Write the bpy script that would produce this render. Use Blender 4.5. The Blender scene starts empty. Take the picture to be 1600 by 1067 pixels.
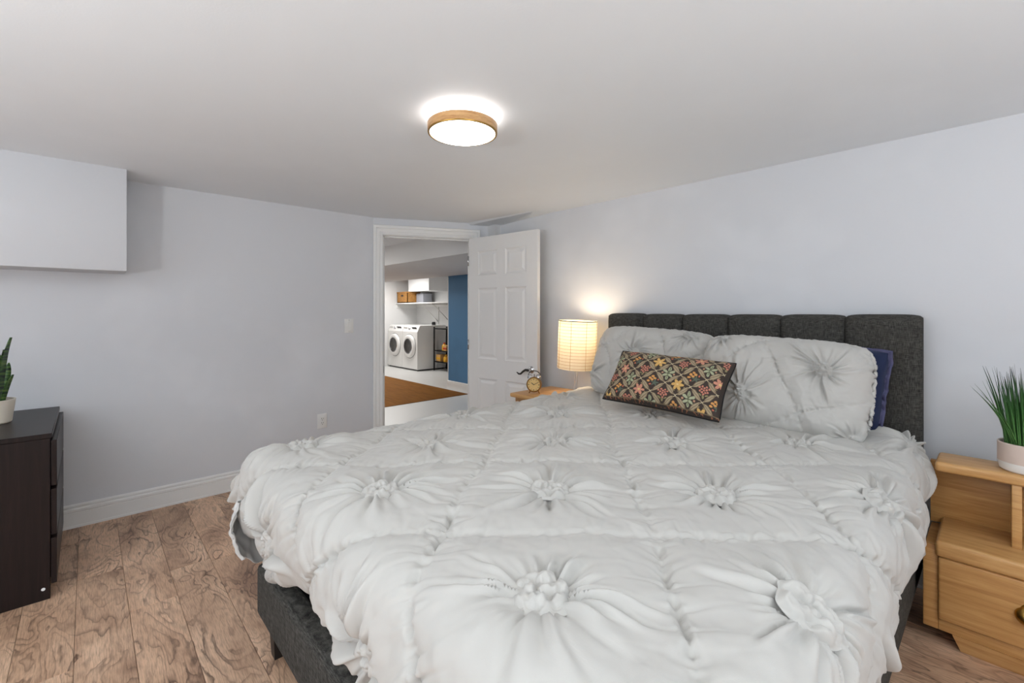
import bpy, bmesh, math, random
import numpy as np
from mathutils import Vector, Matrix

random.seed(7)
S = bpy.context.scene
C = S.collection
PI = math.pi

# ------------------------------------------------------------------ camera, world, light, exposure
YAW = PI / 4 + 0.0333
cam_d = bpy.data.cameras.new('camera')
cam_d.sensor_width = 36.0
cam_d.lens = 710.0 / 1600.0 * 36.0
cam_d.shift_y = -(533.5 - 486.0) / 1600.0
cam_d.clip_start = 0.05
cam = bpy.data.objects.new('camera', cam_d)
C.objects.link(cam)
cam.location = (0, 0, 1.29)
cam.rotation_euler = (PI / 2, 0, YAW)
S.camera = cam

CEIL = 2.115
XA, YB = -3.765, 2.848            # left wall, headboard wall
XR, YF = 2.5, -3.1              # walls behind the camera

wd = bpy.data.worlds.new('world')
S.world = wd
wd.use_nodes = True
wd.node_tree.nodes['Background'].inputs[0].default_value = (0.75, 0.85, 1.0, 1)
wd.node_tree.nodes['Background'].inputs[1].default_value = 1.0

def area(name, loc, rot, sx, sy, power, col=(1, 1, 1), shape='RECTANGLE'):
    d = bpy.data.lights.new(name, 'AREA')
    d.shape = shape; d.size = sx; d.size_y = sy; d.energy = power; d.color = col
    o = bpy.data.objects.new(name, d); C.objects.link(o)
    o.location = loc; o.rotation_euler = rot
    return o

# fill daylight from two unseen windows added in the walls behind the camera
area('window_daylight', (-1.3, YF + 0.02, 1.4), (PI / 2, 0, 0), 2.8, 1.1, 15, (0.93, 0.98, 1.02))
area('side_window_daylight', (XR - 0.02, -1.2, 1.4), (PI / 2, 0, PI / 2), 2.0, 1.0, 6, (0.93, 0.98, 1.02))
# unseen lights added to brighten the laundry room and hall behind the doorway
area('laundry_daylight', (-8.9, 4.75, 2.06), (0, 0, 0), 0.6, 0.6, 24, (1, 0.98, 0.95), 'DISK')
area('hall_lamp_light', (-5.9, 1.6, 2.09), (0, 0, 0), 0.5, 0.5, 30, (1, 0.98, 0.95), 'DISK')
area('hall_wall_lamp_light', (-7.3, 3.6, 1.855), (0, 0, 0), 0.3, 0.3, 10, (1, 0.97, 0.92), 'DISK')

S.view_settings.view_transform = 'Standard'
S.view_settings.look = 'None'
S.view_settings.gamma = 1.0
S.view_settings.use_curve_mapping = False
S.view_settings.exposure = 0.2
LAMP_STRENGTH = 9.5
UPLIGHT_POWER = 66.0
BULB_POWER = 4.8

# ------------------------------------------------------------------ materials
def srgb(r, g, b):
    f = lambda c: (c / 255 / 12.92) if c / 255 <= 0.04045 else ((c / 255 + 0.055) / 1.055) ** 2.4
    return (f(r), f(g), f(b), 1)

class NT:
    def __init__(s, name):
        s.m = bpy.data.materials.new(name); s.m.use_nodes = True
        s.t = s.m.node_tree; s.n = s.t.nodes; s.b = s.n['Principled BSDF']
    def add(s, typ, **kw):
        nd = s.n.new(typ)
        for k, v in kw.items():
            if k.startswith('i_'):
                key = k[2:]
                key = int(key) if key.isdigit() else key.replace('_', ' ')
                nd.inputs[key].default_value = v
            else: setattr(nd, k, v)
        return nd
    def link(s, a, b): s.t.links.new(a, b)
    def ramp(s, fac, stops):
        r = s.add('ShaderNodeValToRGB'); e = r.color_ramp.elements
        while len(e) > 1: e.remove(e[-1])
        e[0].position, e[0].color = stops[0]
        for p, c in stops[1:]:
            k = e.new(p); k.color = c
        s.link(fac, r.inputs[0]); return r.outputs[0]
    def mix(s, fac, a, b, mode='MIX'):
        m = s.add('ShaderNodeMix', data_type='RGBA', blend_type=mode)
        for sock, v in ((m.inputs[0], fac), (m.inputs[6], a), (m.inputs[7], b)):
            if hasattr(v, 'is_linked'): s.link(v, sock)
            else: sock.default_value = v
        return m.outputs[2]
    def math(s, op, a, b=0.0):
        m = s.add('ShaderNodeMath', operation=op)
        for sock, v in ((m.inputs[0], a), (m.inputs[1], b)):
            if hasattr(v, 'is_linked'): s.link(v, sock)
            else: sock.default_value = v
        return m.outputs[0]
    def coords(s, scale=(1, 1, 1), kind='Object', rot=(0, 0, 0)):
        tc = s.add('ShaderNodeTexCoord'); mp = s.add('ShaderNodeMapping')
        mp.inputs['Scale'].default_value = scale; mp.inputs['Rotation'].default_value = rot
        s.link(tc.outputs[kind], mp.inputs[0]); return mp.outputs[0]
    def noise(s, vec, scale, detail=2.0, rough=0.5, dist=0.0):
        n = s.add('ShaderNodeTexNoise', i_Scale=scale, i_Detail=detail, i_Roughness=rough, i_Distortion=dist)
        s.link(vec, n.inputs['Vector']); return n.outputs['Fac']
    def bump(s, h, strength=0.2, dist=0.01):
        b = s.add('ShaderNodeBump', i_Strength=strength, i_Distance=dist)
        s.link(h, b.inputs['Height']); s.link(b.outputs[0], s.b.inputs['Normal'])
    def base(s, v):
        if hasattr(v, 'is_linked'): s.link(v, s.b.inputs['Base Color'])
        else: s.b.inputs['Base Color'].default_value = v
    def rough(s, r): s.b.inputs['Roughness'].default_value = r

M = {}
def plain(key, col, rough=0.5, metal=0.0, var=0.06, scale=30, spec=None):
    t = NT(key); v = t.coords()
    c2 = tuple(x * (1 - var) for x in col[:3]) + (1,)
    t.base(t.mix(t.noise(v, scale, 3), c2, col)); t.rough(rough)
    t.b.inputs['Metallic'].default_value = metal
    if spec is not None: t.b.inputs['Specular IOR Level'].default_value = spec
    M[key] = t.m; return t

def wall_mat(key, col, patch):
    t = NT(key); v = t.coords(kind='Object')
    n = t.noise(v, 1.3, 3, 0.6)
    f = t.ramp(n, [(0.52, (0, 0, 0, 1)), (0.66, (1, 1, 1, 1))])
    t.base(t.mix(f, col, patch)); t.rough(0.62)
    t.bump(t.noise(v, 140, 2), 0.06, 0.004)
    M[key] = t.m
wall_mat('wall', srgb(217, 219, 223), srgb(223, 225, 229))
wall_mat('ceiling', srgb(235, 239, 243), srgb(237, 241, 245))
wall_mat('white_wall', srgb(226, 226, 226), srgb(222, 222, 222))
wall_mat('blue_wall', srgb(86, 134, 176), srgb(82, 128, 168))
plain('trim', srgb(236, 236, 234), 0.35, var=0.02)
plain('door_white', srgb(232, 231, 229), 0.38, var=0.02)
plain('plastic_white', srgb(235, 235, 233), 0.35, var=0.02)
plain('appliance', srgb(232, 232, 230), 0.28, var=0.02)
plain('dark_plastic', srgb(30, 30, 32), 0.3)
plain('chrome', srgb(200, 200, 202), 0.2, 1.0, var=0.02)
plain('dark_metal', srgb(70, 68, 66), 0.3, 0.9)
plain('black_metal', srgb(22, 22, 23), 0.45)
plain('brass', srgb(178, 140, 72), 0.28, 1.0)
plain('aged_brass', srgb(165, 125, 70), 0.32, 0.9)
plain('clock_face', srgb(226, 194, 128), 0.5)
plain('steel_white', srgb(205, 206, 208), 0.35, 0.3)
plain('ceramic_cream', srgb(232, 222, 206), 0.45, var=0.04)
plain('ceramic_pink', srgb(222, 204, 192), 0.6, var=0.07, scale=60)
plain('ceramic_white', srgb(238, 236, 232), 0.4, var=0.02)
plain('soil', srgb(52, 42, 34), 0.95, var=0.4, scale=90)
plain('black_fabric', srgb(20, 20, 22), 0.9)
plain('lavender_trim', srgb(84, 84, 118), 0.8)
plain('gold_fabric', srgb(196, 142, 44), 0.8)
plain('orange_plastic', srgb(216, 84, 30), 0.35)
plain('yellow_plastic', srgb(226, 170, 50), 0.35)
plain('red_plastic', srgb(190, 60, 36), 0.35)
plain('tan_card', srgb(206, 160, 98), 0.7)
plain('grey_box', srgb(150, 152, 160), 0.6)
plain('navy_box', srgb(38, 46, 78), 0.6)
plain('glass_dark', srgb(58, 56, 54), 0.08, var=0.3, scale=8)
plain('white_floor', srgb(226, 226, 224), 0.3, var=0.05, scale=3)

def white_cloth(key, col, sc=700):
    t = NT(key); v = t.coords()
    t.base(t.mix(t.noise(v, 6, 3), col, tuple(x * 0.975 for x in col[:3]) + (1,)))
    t.rough(0.85); t.bump(t.noise(v, sc, 2), 0.12, 0.0015)
    try: t.b.inputs['Sheen Weight'].default_value = 0.15
    except Exception: pass
    M[key] = t.m
white_cloth('duvet', srgb(195, 193, 188))
white_cloth('sheet', srgb(214, 213, 210))
white_cloth('navy_fabric', srgb(18, 34, 72))

def tweed(key, dark, light):
    t = NT(key)
    a = t.noise(t.coords((40, 40, 700)), 1.0, 2)
    b = t.noise(t.coords((700, 700, 40)), 1.0, 2)
    c = t.noise(t.coords((60, 60, 60)), 1.0, 3)
    s = t.math('ADD', t.math('MULTIPLY', a, 0.5), t.math('MULTIPLY', b, 0.5))
    s = t.math('ADD', t.math('MULTIPLY', s, 0.85), t.math('MULTIPLY', c, 0.15))
    t.base(t.ramp(s, [(0.34, dark), (0.5, tuple((x + y) / 2 * 0.8 for x, y in zip(dark, light))), (0.66, light)]))
    t.rough(0.95); t.bump(s, 0.35, 0.003)
    t.b.inputs['Specular IOR Level'].default_value = 0.15
    M[key] = t.m
tweed('tweed', srgb(22, 22, 21), srgb(104, 102, 97))

def wood(key, dark, mid, light, grain=(3, 40, 40), rough=0.4):
    t = NT(key); v = t.coords(grain)
    n1 = t.noise(v, 1.0, 5, 0.6, 0.4)
    n2 = t.noise(t.coords((grain[0] * 4, grain[1] * 8, grain[2] * 8)), 1.0, 2)
    s = t.math('ADD', t.math('MULTIPLY', n1, 0.75), t.math('MULTIPLY', n2, 0.25))
    t.base(t.ramp(s, [(0.3, dark), (0.5, mid), (0.72, light)])); t.rough(rough)
    t.bump(s, 0.08, 0.003)
    M[key] = t.m
wood('oak', srgb(176, 124, 68), srgb(204, 156, 98), srgb(220, 178, 122), (4, 30, 60))
wood('oak_panel', srgb(170, 118, 64), srgb(196, 146, 88), srgb(212, 166, 108), (4, 30, 60))
wood('lamp_wood', srgb(170, 118, 70), srgb(206, 160, 108), srgb(222, 182, 132), (12, 12, 90), 0.3)
wood('espresso', srgb(20, 12, 11), srgb(27, 17, 16), srgb(36, 25, 23), (60, 60, 2.5), 0.38)
M['espresso'].node_tree.nodes['Principled BSDF'].inputs['Specular IOR Level'].default_value = 0.3
wood('brown_mat', srgb(116, 72, 22), srgb(140, 90, 32), srgb(156, 104, 42), (3, 22, 22), 0.7)
M['brown_mat'].node_tree.nodes['Principled BSDF'].inputs['Specular IOR Level'].default_value = 0.1
wood('wicker', srgb(120, 78, 34), srgb(172, 122, 62), srgb(200, 154, 92), (30, 30, 60), 0.7)

def floor_mat():
    t = NT('plank')
    info = t.add('ShaderNodeObjectInfo')
    tc = t.add('ShaderNodeTexCoord')
    off = t.add('ShaderNodeVectorMath', operation='SCALE'); off.inputs[0].default_value = (37.0, 91.0, 0)
    t.link(info.outputs['Random'], off.inputs['Scale'])
    ad = t.add('ShaderNodeVectorMath', operation='ADD')
    t.link(tc.outputs['Object'], ad.inputs[0]); t.link(off.outputs[0], ad.inputs[1])
    def mp(scale):
        m = t.add('ShaderNodeMapping'); m.inputs['Scale'].default_value = scale
        t.link(ad.outputs[0], m.inputs[0]); return m.outputs[0]
    base = t.noise(mp((2.4, 6.5, 1)), 1.0, 2.5, 0.5, 0.9)           # the field whose contours are the figured grain
    field = t.math('ADD', t.math('MULTIPLY', base, 9.0), t.math('MULTIPLY', t.noise(mp((14, 40, 1)), 1, 3), 0.7))
    fr = t.math('FRACT', field)
    line = t.ramp(fr, [(0.0, (1, 1, 1, 1)), (0.12, (0.45, 0.45, 0.45, 1)), (0.4, (0, 0, 0, 1)), (0.9, (0, 0, 0, 1)), (1.0, (1, 1, 1, 1))])
    lstr = t.ramp(t.noise(mp((3, 6, 1)), 1.0, 3), [(0.35, (0.15, 0.15, 0.15, 1)), (0.65, (1, 1, 1, 1))])
    blot = t.noise(mp((1.6, 4, 1)), 1.0, 4, 0.6, 0.6)
    fine = t.noise(mp((18, 220, 1)), 1.0, 3, 0.6)
    col = t.ramp(blot, [(0.28, srgb(152, 118, 96)), (0.45, srgb(206, 168, 138)), (0.62, srgb(236, 198, 166)), (0.8, srgb(244, 212, 182))])
    col = t.mix(t.math('MULTIPLY', t.math('MULTIPLY', line, lstr), 0.9), col, srgb(78, 54, 42))
    col = t.mix(t.ramp(fine, [(0.42, (0, 0, 0, 1)), (0.7, (0.45, 0.45, 0.45, 1))]), col, srgb(92, 62, 44))
    tone = t.ramp(info.outputs['Random'], [(0, (0.88, 0.88, 0.88, 1)), (1, (1.06, 1.05, 1.04, 1))])
    col = t.mix(1.0, col, tone, 'MULTIPLY')
    t.base(col); t.rough(0.42)
    t.bump(t.math('ADD', t.math('MULTIPLY', line, -0.5), t.math('MULTIPLY', fine, 0.6)), 0.25, 0.002)
    M['plank'] = t.m
floor_mat()

def emis(key, col, strength):
    t = NT(key); t.base((0.9, 0.9, 0.9, 1))
    t.b.inputs['Emission Color'].default_value = col
    t.b.inputs['Emission Strength'].default_value = strength
    M[key] = t.m
emis('lamp_glow', (1.0, 0.98, 0.96, 1), LAMP_STRENGTH)
emis('lamp_side_glow', (1.0, 0.98, 0.96, 1), 4.0)
emis('bulb_glow', (1.0, 0.80, 0.55, 1), 14.0)

def paper():
    t = NT('shade_paper'); v = t.coords((1, 1, 1))
    nt = t.n
    d = t.add('ShaderNodeBsdfDiffuse'); tr = t.add('ShaderNodeBsdfTranslucent'); mx = t.add('ShaderNodeMixShader')
    col = t.mix(t.noise(t.coords((60, 60, 14)), 1, 3), srgb(240, 224, 194), srgb(246, 232, 206))
    t.link(col, d.inputs[0]); t.link(col, tr.inputs[0])
    mx.inputs[0].default_value = 0.24
    t.link(d.outputs[0], mx.inputs[1]); t.link(tr.outputs[0], mx.inputs[2])
    t.link(mx.outputs[0], t.n['Material Output'].inputs['Surface'])
    M['shade_paper'] = t.m
paper()

def vcol(key, rough=0.85):
    t = NT(key); a = t.add('ShaderNodeVertexColor'); a.layer_name = 'print'
    v = t.coords()
    t.base(t.mix(t.noise(v, 300, 2), t.mix(0.18, a.outputs[0], (0, 0, 0, 1)), a.outputs[0])); t.rough(rough)
    t.bump(t.noise(v, 500, 2), 0.25, 0.002)
    M[key] = t.m
vcol('print_fabric')

def leaf_mats():
    t = NT('grass_leaf'); tc = t.add('ShaderNodeTexCoord'); sp = t.add('ShaderNodeSeparateXYZ')
    t.link(tc.outputs['Object'], sp.inputs[0])
    n = t.noise(t.coords((40, 40, 8)), 1, 2)
    s = t.math('ADD', t.math('MULTIPLY', sp.outputs[2], 2.1), t.math('MULTIPLY', n, 0.35))
    t.base(t.ramp(s, [(0.2, srgb(104, 158, 84)), (0.66, srgb(72, 124, 62)), (0.99, srgb(44, 56, 48)), (1.0, srgb(40, 40, 48))]))
    t.rough(0.5); M['grass_leaf'] = t.m
    t = NT('snake_leaf')
    n = t.noise(t.coords((10, 10, 70)), 1, 3, 0.6, 0.8)
    t.base(t.ramp(n, [(0.38, srgb(30, 52, 36)), (0.5, srgb(70, 112, 56)), (0.66, srgb(120, 150, 78))]))
    t.rough(0.4); M['snake_leaf'] = t.m
leaf_mats()

# ------------------------------------------------------------------ helpers
def link(o, parent=None):
    C.objects.link(o)
    if parent is not None: o.parent = parent
    return o

def obj(name, verts, faces, mat, parent=None, loc=(0, 0, 0), smooth=False, rot=(0, 0, 0)):
    me = bpy.data.meshes.new(name)
    me.from_pydata([tuple(v) for v in verts], [], faces)
    me.materials.append(M[mat] if isinstance(mat, str) else mat)
    if smooth: me.polygons.foreach_set('use_smooth', [True] * len(me.polygons))
    me.update()
    o = bpy.data.objects.new(name, me); o.location = loc; o.rotation_euler = rot
    return link(o, parent)

def from_bm(name, bm, mat, parent=None, loc=(0, 0, 0), rot=(0, 0, 0), smooth=False, angle=None):
    me = bpy.data.meshes.new(name); bmesh.ops.recalc_face_normals(bm, faces=bm.faces[:]); bm.to_mesh(me); bm.free()
    me.materials.append(M[mat])
    if smooth: me.polygons.foreach_set('use_smooth', [True] * len(me.polygons))
    if smooth and angle: me.set_sharp_from_angle(angle=math.radians(angle))
    o = bpy.data.objects.new(name, me); o.location = loc; o.rotation_euler = rot
    return link(o, parent)

def bm_box(bm, lo, hi, bev=0.0, seg=2):
    r = bmesh.ops.create_cube(bm, size=1.0)
    vs = r['verts']
    for v in vs:
        v.co = Vector([(lo[i] + hi[i]) / 2 + v.co[i] * (hi[i] - lo[i]) for i in range(3)])
    if bev > 0:
        es = list({e for v in vs for e in v.link_edges})
        bmesh.ops.bevel(bm, geom=es, offset=bev, segments=seg, profile=0.5, affect='EDGES')

def box(name, lo, hi, mat, parent=None, bev=0.0, seg=2, loc=(0, 0, 0), rot=(0, 0, 0)):
    bm = bmesh.new(); bm_box(bm, lo, hi, bev, seg)
    return from_bm(name, bm, mat, parent, loc, rot, smooth=bev > 0, angle=40)

def boxes(name, lst, mat, parent=None, bev=0.0, loc=(0, 0, 0), rot=(0, 0, 0)):
    bm = bmesh.new()
    for lo, hi in lst: bm_box(bm, lo, hi, bev)
    return from_bm(name, bm, mat, parent, loc, rot, smooth=bev > 0, angle=40)

def lathe(name, prof, mat, parent=None, loc=(0, 0, 0), rot=(0, 0, 0), n=40, angle=35):
    vs, fs = [], []
    for r, z in prof:
        for k in range(n):
            a = 2 * PI * k / n; vs.append((r * math.cos(a), r * math.sin(a), z))
    for i in range(len(prof) - 1):
        for k in range(n):
            k2 = (k + 1) % n
            fs.append((i * n + k, i * n + k2, (i + 1) * n + k2, (i + 1) * n + k))
    o = obj(name, vs, fs, mat, parent, loc, True, rot)
    bm = bmesh.new(); bm.from_mesh(o.data); bmesh.ops.remove_doubles(bm, verts=bm.verts[:], dist=1e-6)
    bmesh.ops.recalc_face_normals(bm, faces=bm.faces[:]); bm.to_mesh(o.data); bm.free()
    o.data.set_sharp_from_angle(angle=math.radians(angle))
    return o

def tube_data(pts, rad, n=8):
    pts = [Vector(p) for p in pts]; vs, fs = [], []
    up = Vector((0, 0, 1))
    for i, p in enumerate(pts):
        d = (pts[min(i + 1, len(pts) - 1)] - pts[max(i - 1, 0)]).normalized()
        if abs(d.dot(up)) > 0.95: s = d.cross(Vector((1, 0, 0))).normalized()
        else: s = d.cross(up).normalized()
        t = d.cross(s)
        r = rad[i] if hasattr(rad, '__len__') else rad
        for k in range(n):
            a = 2 * PI * k / n; vs.append(p + s * (r * math.cos(a)) + t * (r * math.sin(a)))
    for i in range(len(pts) - 1):
        for k in range(n):
            k2 = (k + 1) % n; fs.append((i * n + k, i * n + k2, (i + 1) * n + k2, (i + 1) * n + k))
    fs.append(tuple(range(n))[::-1]); fs.append(tuple((len(pts) - 1) * n + k for k in range(n)))
    return vs, fs

def tube(name, pts, rad, mat, parent=None, loc=(0, 0, 0), n=8, rot=(0, 0, 0)):
    vs, fs = tube_data(pts, rad, n)
    return obj(name, vs, fs, mat, parent, loc, True, rot)

def tubes(name, lst, mat, parent=None, loc=(0, 0, 0), n=8):
    V, F = [], []
    for pts, rad in lst:
        vs, fs = tube_data(pts, rad, n); b = len(V)
        V += vs; F += [tuple(i + b for i in f) for f in fs]
    return obj(name, V, F, mat, parent, loc, True)

def thing(name, label, cat, loc=(0, 0, 0), rotz=0.0, group=None, rot=None):
    o = bpy.data.objects.new(name, None); o.empty_display_size = 0.1
    o.location = loc; o.rotation_euler = rot if rot else (0, 0, rotz)
    C.objects.link(o); return tag(o, label, cat, group)

def tag(o, label, cat, group=None):
    o['label'] = label; o['category'] = cat
    if group: o['group'] = group
    return o

def struct(o, label=None):
    o['kind'] = 'structure'
    if label: o['label'] = label
    return o

def empty(name, loc=(0, 0, 0)):
    o = bpy.data.objects.new(name, None); o.location = loc; C.objects.link(o); return o

def grid_mesh(name, X, Y, Z, mat, parent=None, loc=(0, 0, 0), rot=(0, 0, 0), extra=None):
    """one or more (n,m) grids given as stacked arrays joined into one smooth mesh"""
    n, m = X.shape
    co = np.stack([X, Y, Z], -1).reshape(-1, 3)
    idx = np.arange(n * m).reshape(n, m)
    q = np.stack([idx[:-1, :-1], idx[1:, :-1], idx[1:, 1:], idx[:-1, 1:]], -1).reshape(-1, 4)
    if extra is not None:
        X2, Y2, Z2 = extra; b = len(co)
        co = np.concatenate([co, np.stack([X2, Y2, Z2], -1).reshape(-1, 3)])
        n2, m2 = X2.shape; idx = np.arange(n2 * m2).reshape(n2, m2) + b
        q2 = np.stack([idx[:-1, :-1], idx[:-1, 1:], idx[1:, 1:], idx[1:, :-1]], -1).reshape(-1, 4)
        q = np.concatenate([q, q2])
    me = bpy.data.meshes.new(name)
    me.vertices.add(len(co)); me.vertices.foreach_set('co', co.astype(np.float32).ravel())
    me.loops.add(q.size); me.loops.foreach_set('vertex_index', q.astype(np.int32).ravel())
    me.polygons.add(len(q)); me.polygons.foreach_set('loop_start', np.arange(0, q.size, 4, dtype=np.int32))
    me.polygons.foreach_set('use_smooth', np.ones(len(q), dtype=bool))
    me.update(calc_edges=True)
    me.materials.append(M[mat])
    o = bpy.data.objects.new(name, me); o.location = loc; o.rotation_euler = rot
    return link(o, parent)

# gradient noise on numpy arrays
_prm = np.random.RandomState(11).permutation(512)
_ang = np.random.RandomState(5).rand(512) * 2 * PI
_gx, _gy = np.cos(_ang), np.sin(_ang)
def perlin(x, y, seed=0):
    x = np.asarray(x, float) + seed * 17.31; y = np.asarray(y, float) + seed * 9.77
    xi = np.floor(x).astype(int); yi = np.floor(y).astype(int); xf = x - xi; yf = y - yi
    u = xf * xf * xf * (xf * (xf * 6 - 15) + 10); v = yf * yf * yf * (yf * (yf * 6 - 15) + 10)
    def g(ix, iy, dx, dy):
        h = _prm[(_prm[ix & 511] + iy) & 511]
        return _gx[h] * dx + _gy[h] * dy
    a = g(xi, yi, xf, yf); b = g(xi + 1, yi, xf - 1, yf)
    c = g(xi, yi + 1, xf, yf - 1); d = g(xi + 1, yi + 1, xf - 1, yf - 1)
    return (a + u * (b - a) + v * ((c + v * 0 + u * (d - c)) - (a + u * (b - a)))) * 1.5
def sstep(a, b, x):
    t = np.clip((x - a) / (b - a), 0, 1); return t * t * (3 - 2 * t)

def _h(i0, j0, k):
    v = np.sin(i0 * 12.9898 + j0 * 78.233 + k * 37.719) * 43758.5453
    return v - np.floor(v)

def ruched(i, j, P, seed=0, knob=True, warp=0.05, seam=1.0):
    """relief of the gathered cloth in lattice coordinates (i, j), pitch P metres; returns metres along the normal"""
    wx = i + warp * perlin(i * 1.3, j * 1.3, seed + 3); wy = j + warp * perlin(i * 1.3, j * 1.3, seed + 4)
    i0 = np.round(wx); j0 = np.round(wy); a = wx - i0; b = wy - j0
    r = np.hypot(a, b)
    bend = 0.22 * perlin(wx * 2.6, wy * 2.6, seed + 13)
    th = np.arctan2(b, a) + bend * sstep(0.1, 0.5, r)
    ea = 0.5 - np.abs(a); eb = 0.5 - np.abs(b); e = np.minimum(ea, eb)
    along = np.where(ea < eb, wy, wx)                      # coordinate running along the nearest seam
    sgn = np.where(ea < eb, np.floor(wx) * 5.1, np.floor(wy) * 7.7 + 40)
    d = 0.026 * P * (1 - np.exp(-(e / 0.12) ** 1.2)) * (1 - np.exp(-(r / 0.2) ** 2)) # padded cell
    # straight folds radiating from the knot: a sharp crease with a soft ridge on one side
    nr = 23
    for k in range(nr):
        ph = 2 * PI * (k + 0.9 * _h(i0, j0, k + seed)) / nr
        dt = (th - ph + PI) % (2 * PI) - PI
        on = np.abs(dt) < 1.2
        al = r * np.cos(dt); pe = r * np.sin(dt)
        L = 0.22 + 0.34 * _h(i0, j0, k + 31 + seed); A = 0.35 + 0.9 * _h(i0, j0, k + 57 + seed) ** 1.5
        w = 0.006 + (0.018 + 0.045 * _h(i0, j0, k + 83 + seed)) * np.clip(al, 0, 1)
        env = sstep(0.06, 0.14, al) * (1 - sstep(0.45 * L, L, al)) * on
        sd = np.where(_h(i0, j0, k + 11 + seed) > 0.5, 1.0, -1.0)
        d += P * A * env * (-0.036 * np.exp(-(pe / w) ** 2) + 0.027 * np.exp(-((pe * sd - 2.0 * w) / (1.6 * w)) ** 2))
    # fine gathers close to the knot
    n3 = perlin(7.5 * np.cos(th) + i0 * 7.3, 7.5 * np.sin(th) - j0 * 5.9 + r * 1.2, seed + 2)
    d += P * 0.021 * np.exp(-((r - 0.14) / 0.075) ** 2) * n3
    d -= P * 0.016 * np.exp(-((r - 0.11) / 0.05) ** 2)
    if not knob:
        n4 = perlin(wx * 24, wy * 24, seed + 7)
        d += P * 0.075 * (1 - sstep(0.06, 0.11, r)) * (0.35 + 1.3 * np.abs(n4))
    # seams: gathered valleys with small ruffles and short puckers across
    sm = seam * (0.5 + 0.9 * np.clip(perlin(along * 2.3 + sgn, sgn * 1.7, seed + 5) + 0.25, 0, 1))
    d -= P * 0.018 * np.exp(-(e / 0.018) ** 2) * sm
    ru = perlin(along * 21 + sgn, e * 26 + sgn, seed + 6)
    d += P * 0.030 * np.exp(-(e / 0.030) ** 2) * ru * sm
    pk = perlin(along * 11 + sgn, e * 2.0 + sgn, seed + 8)
    d += P * 0.013 * np.exp(-e / 0.10) * (1.3 * pk - 1.0 * np.exp(-(pk / 0.12) ** 2)) * sm
    # slack cloth
    d += P * (0.014 * perlin(wx * 3.1, wy * 3.1, seed + 9) + 0.006 * perlin(wx * 7, wy * 7, seed + 10) + 0.0025 * perlin(wx * 17, wy * 17, seed + 11))
    return d

def knob_mesh(name, R, Hh, seed):
    """a gathered rosette: a cluster of small crumpled puffs"""
    n, m = 34, 56
    rr = np.linspace(0, 1, n)[:, None]; tt = np.linspace(0, 2 * PI, m)[None, :]
    lob = 1 + 0.16 * perlin(1.6 * np.cos(tt) + seed * 3.3, 1.6 * np.sin(tt), seed)
    x = rr * R * lob * np.cos(tt); y = rr * R * lob * np.sin(tt)
    rs = np.random.RandomState(seed + 40)
    z = np.zeros_like(x)
    pts = [(0.0, 0.0)] + [(R * .42 * math.cos(a + .4), R * .42 * math.sin(a + .4)) for a in np.arange(4) * PI / 2] + [(R * .62 * math.cos(a), R * .62 * math.sin(a)) for a in np.arange(8) * PI / 4]
    for px, py in pts:
        px += rs.uniform(-.16, .16) * R; py += rs.uniform(-.16, .16) * R
        pr = R * rs.uniform(.24, .38); hh = Hh * rs.uniform(.55, 1.15); an = rs.uniform(0, PI); sq = rs.uniform(.65, 1)
        u_ = (x - px) * math.cos(an) + (y - py) * math.sin(an); v_ = (-(x - px) * math.sin(an) + (y - py) * math.cos(an)) / sq
        z = np.maximum(z, hh * np.sqrt(np.clip(1 - (u_ ** 2 + v_ ** 2) / pr ** 2, 0, 1)))
    z = z + Hh * .35 * perlin(x / R * 5 + seed, y / R * 5, seed + 4) * (1 - rr ** 3)
    z = z * (1 - sstep(.8, 1, rr)) - Hh * .3 * sstep(.85, 1, rr)
    o = grid_mesh(name, x, y, z + 0 * tt, 'duvet')
    me = o.data; bpy.data.objects.remove(o); return me

# ------------------------------------------------------------------ room shell
WT = 0.11
# diagonal wall with the door
P0 = Vector((XA, 1.844, 0)); Q0 = Vector((-3.281, YB, 0))
DD = (Q0 - P0).normalized(); DANG = math.atan2(DD.y, DD.x); DLEN = (Q0 - P0).length
S0, S1, ZO = 0.088, 0.878, 1.965              # door opening along the wall and its height

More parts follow.
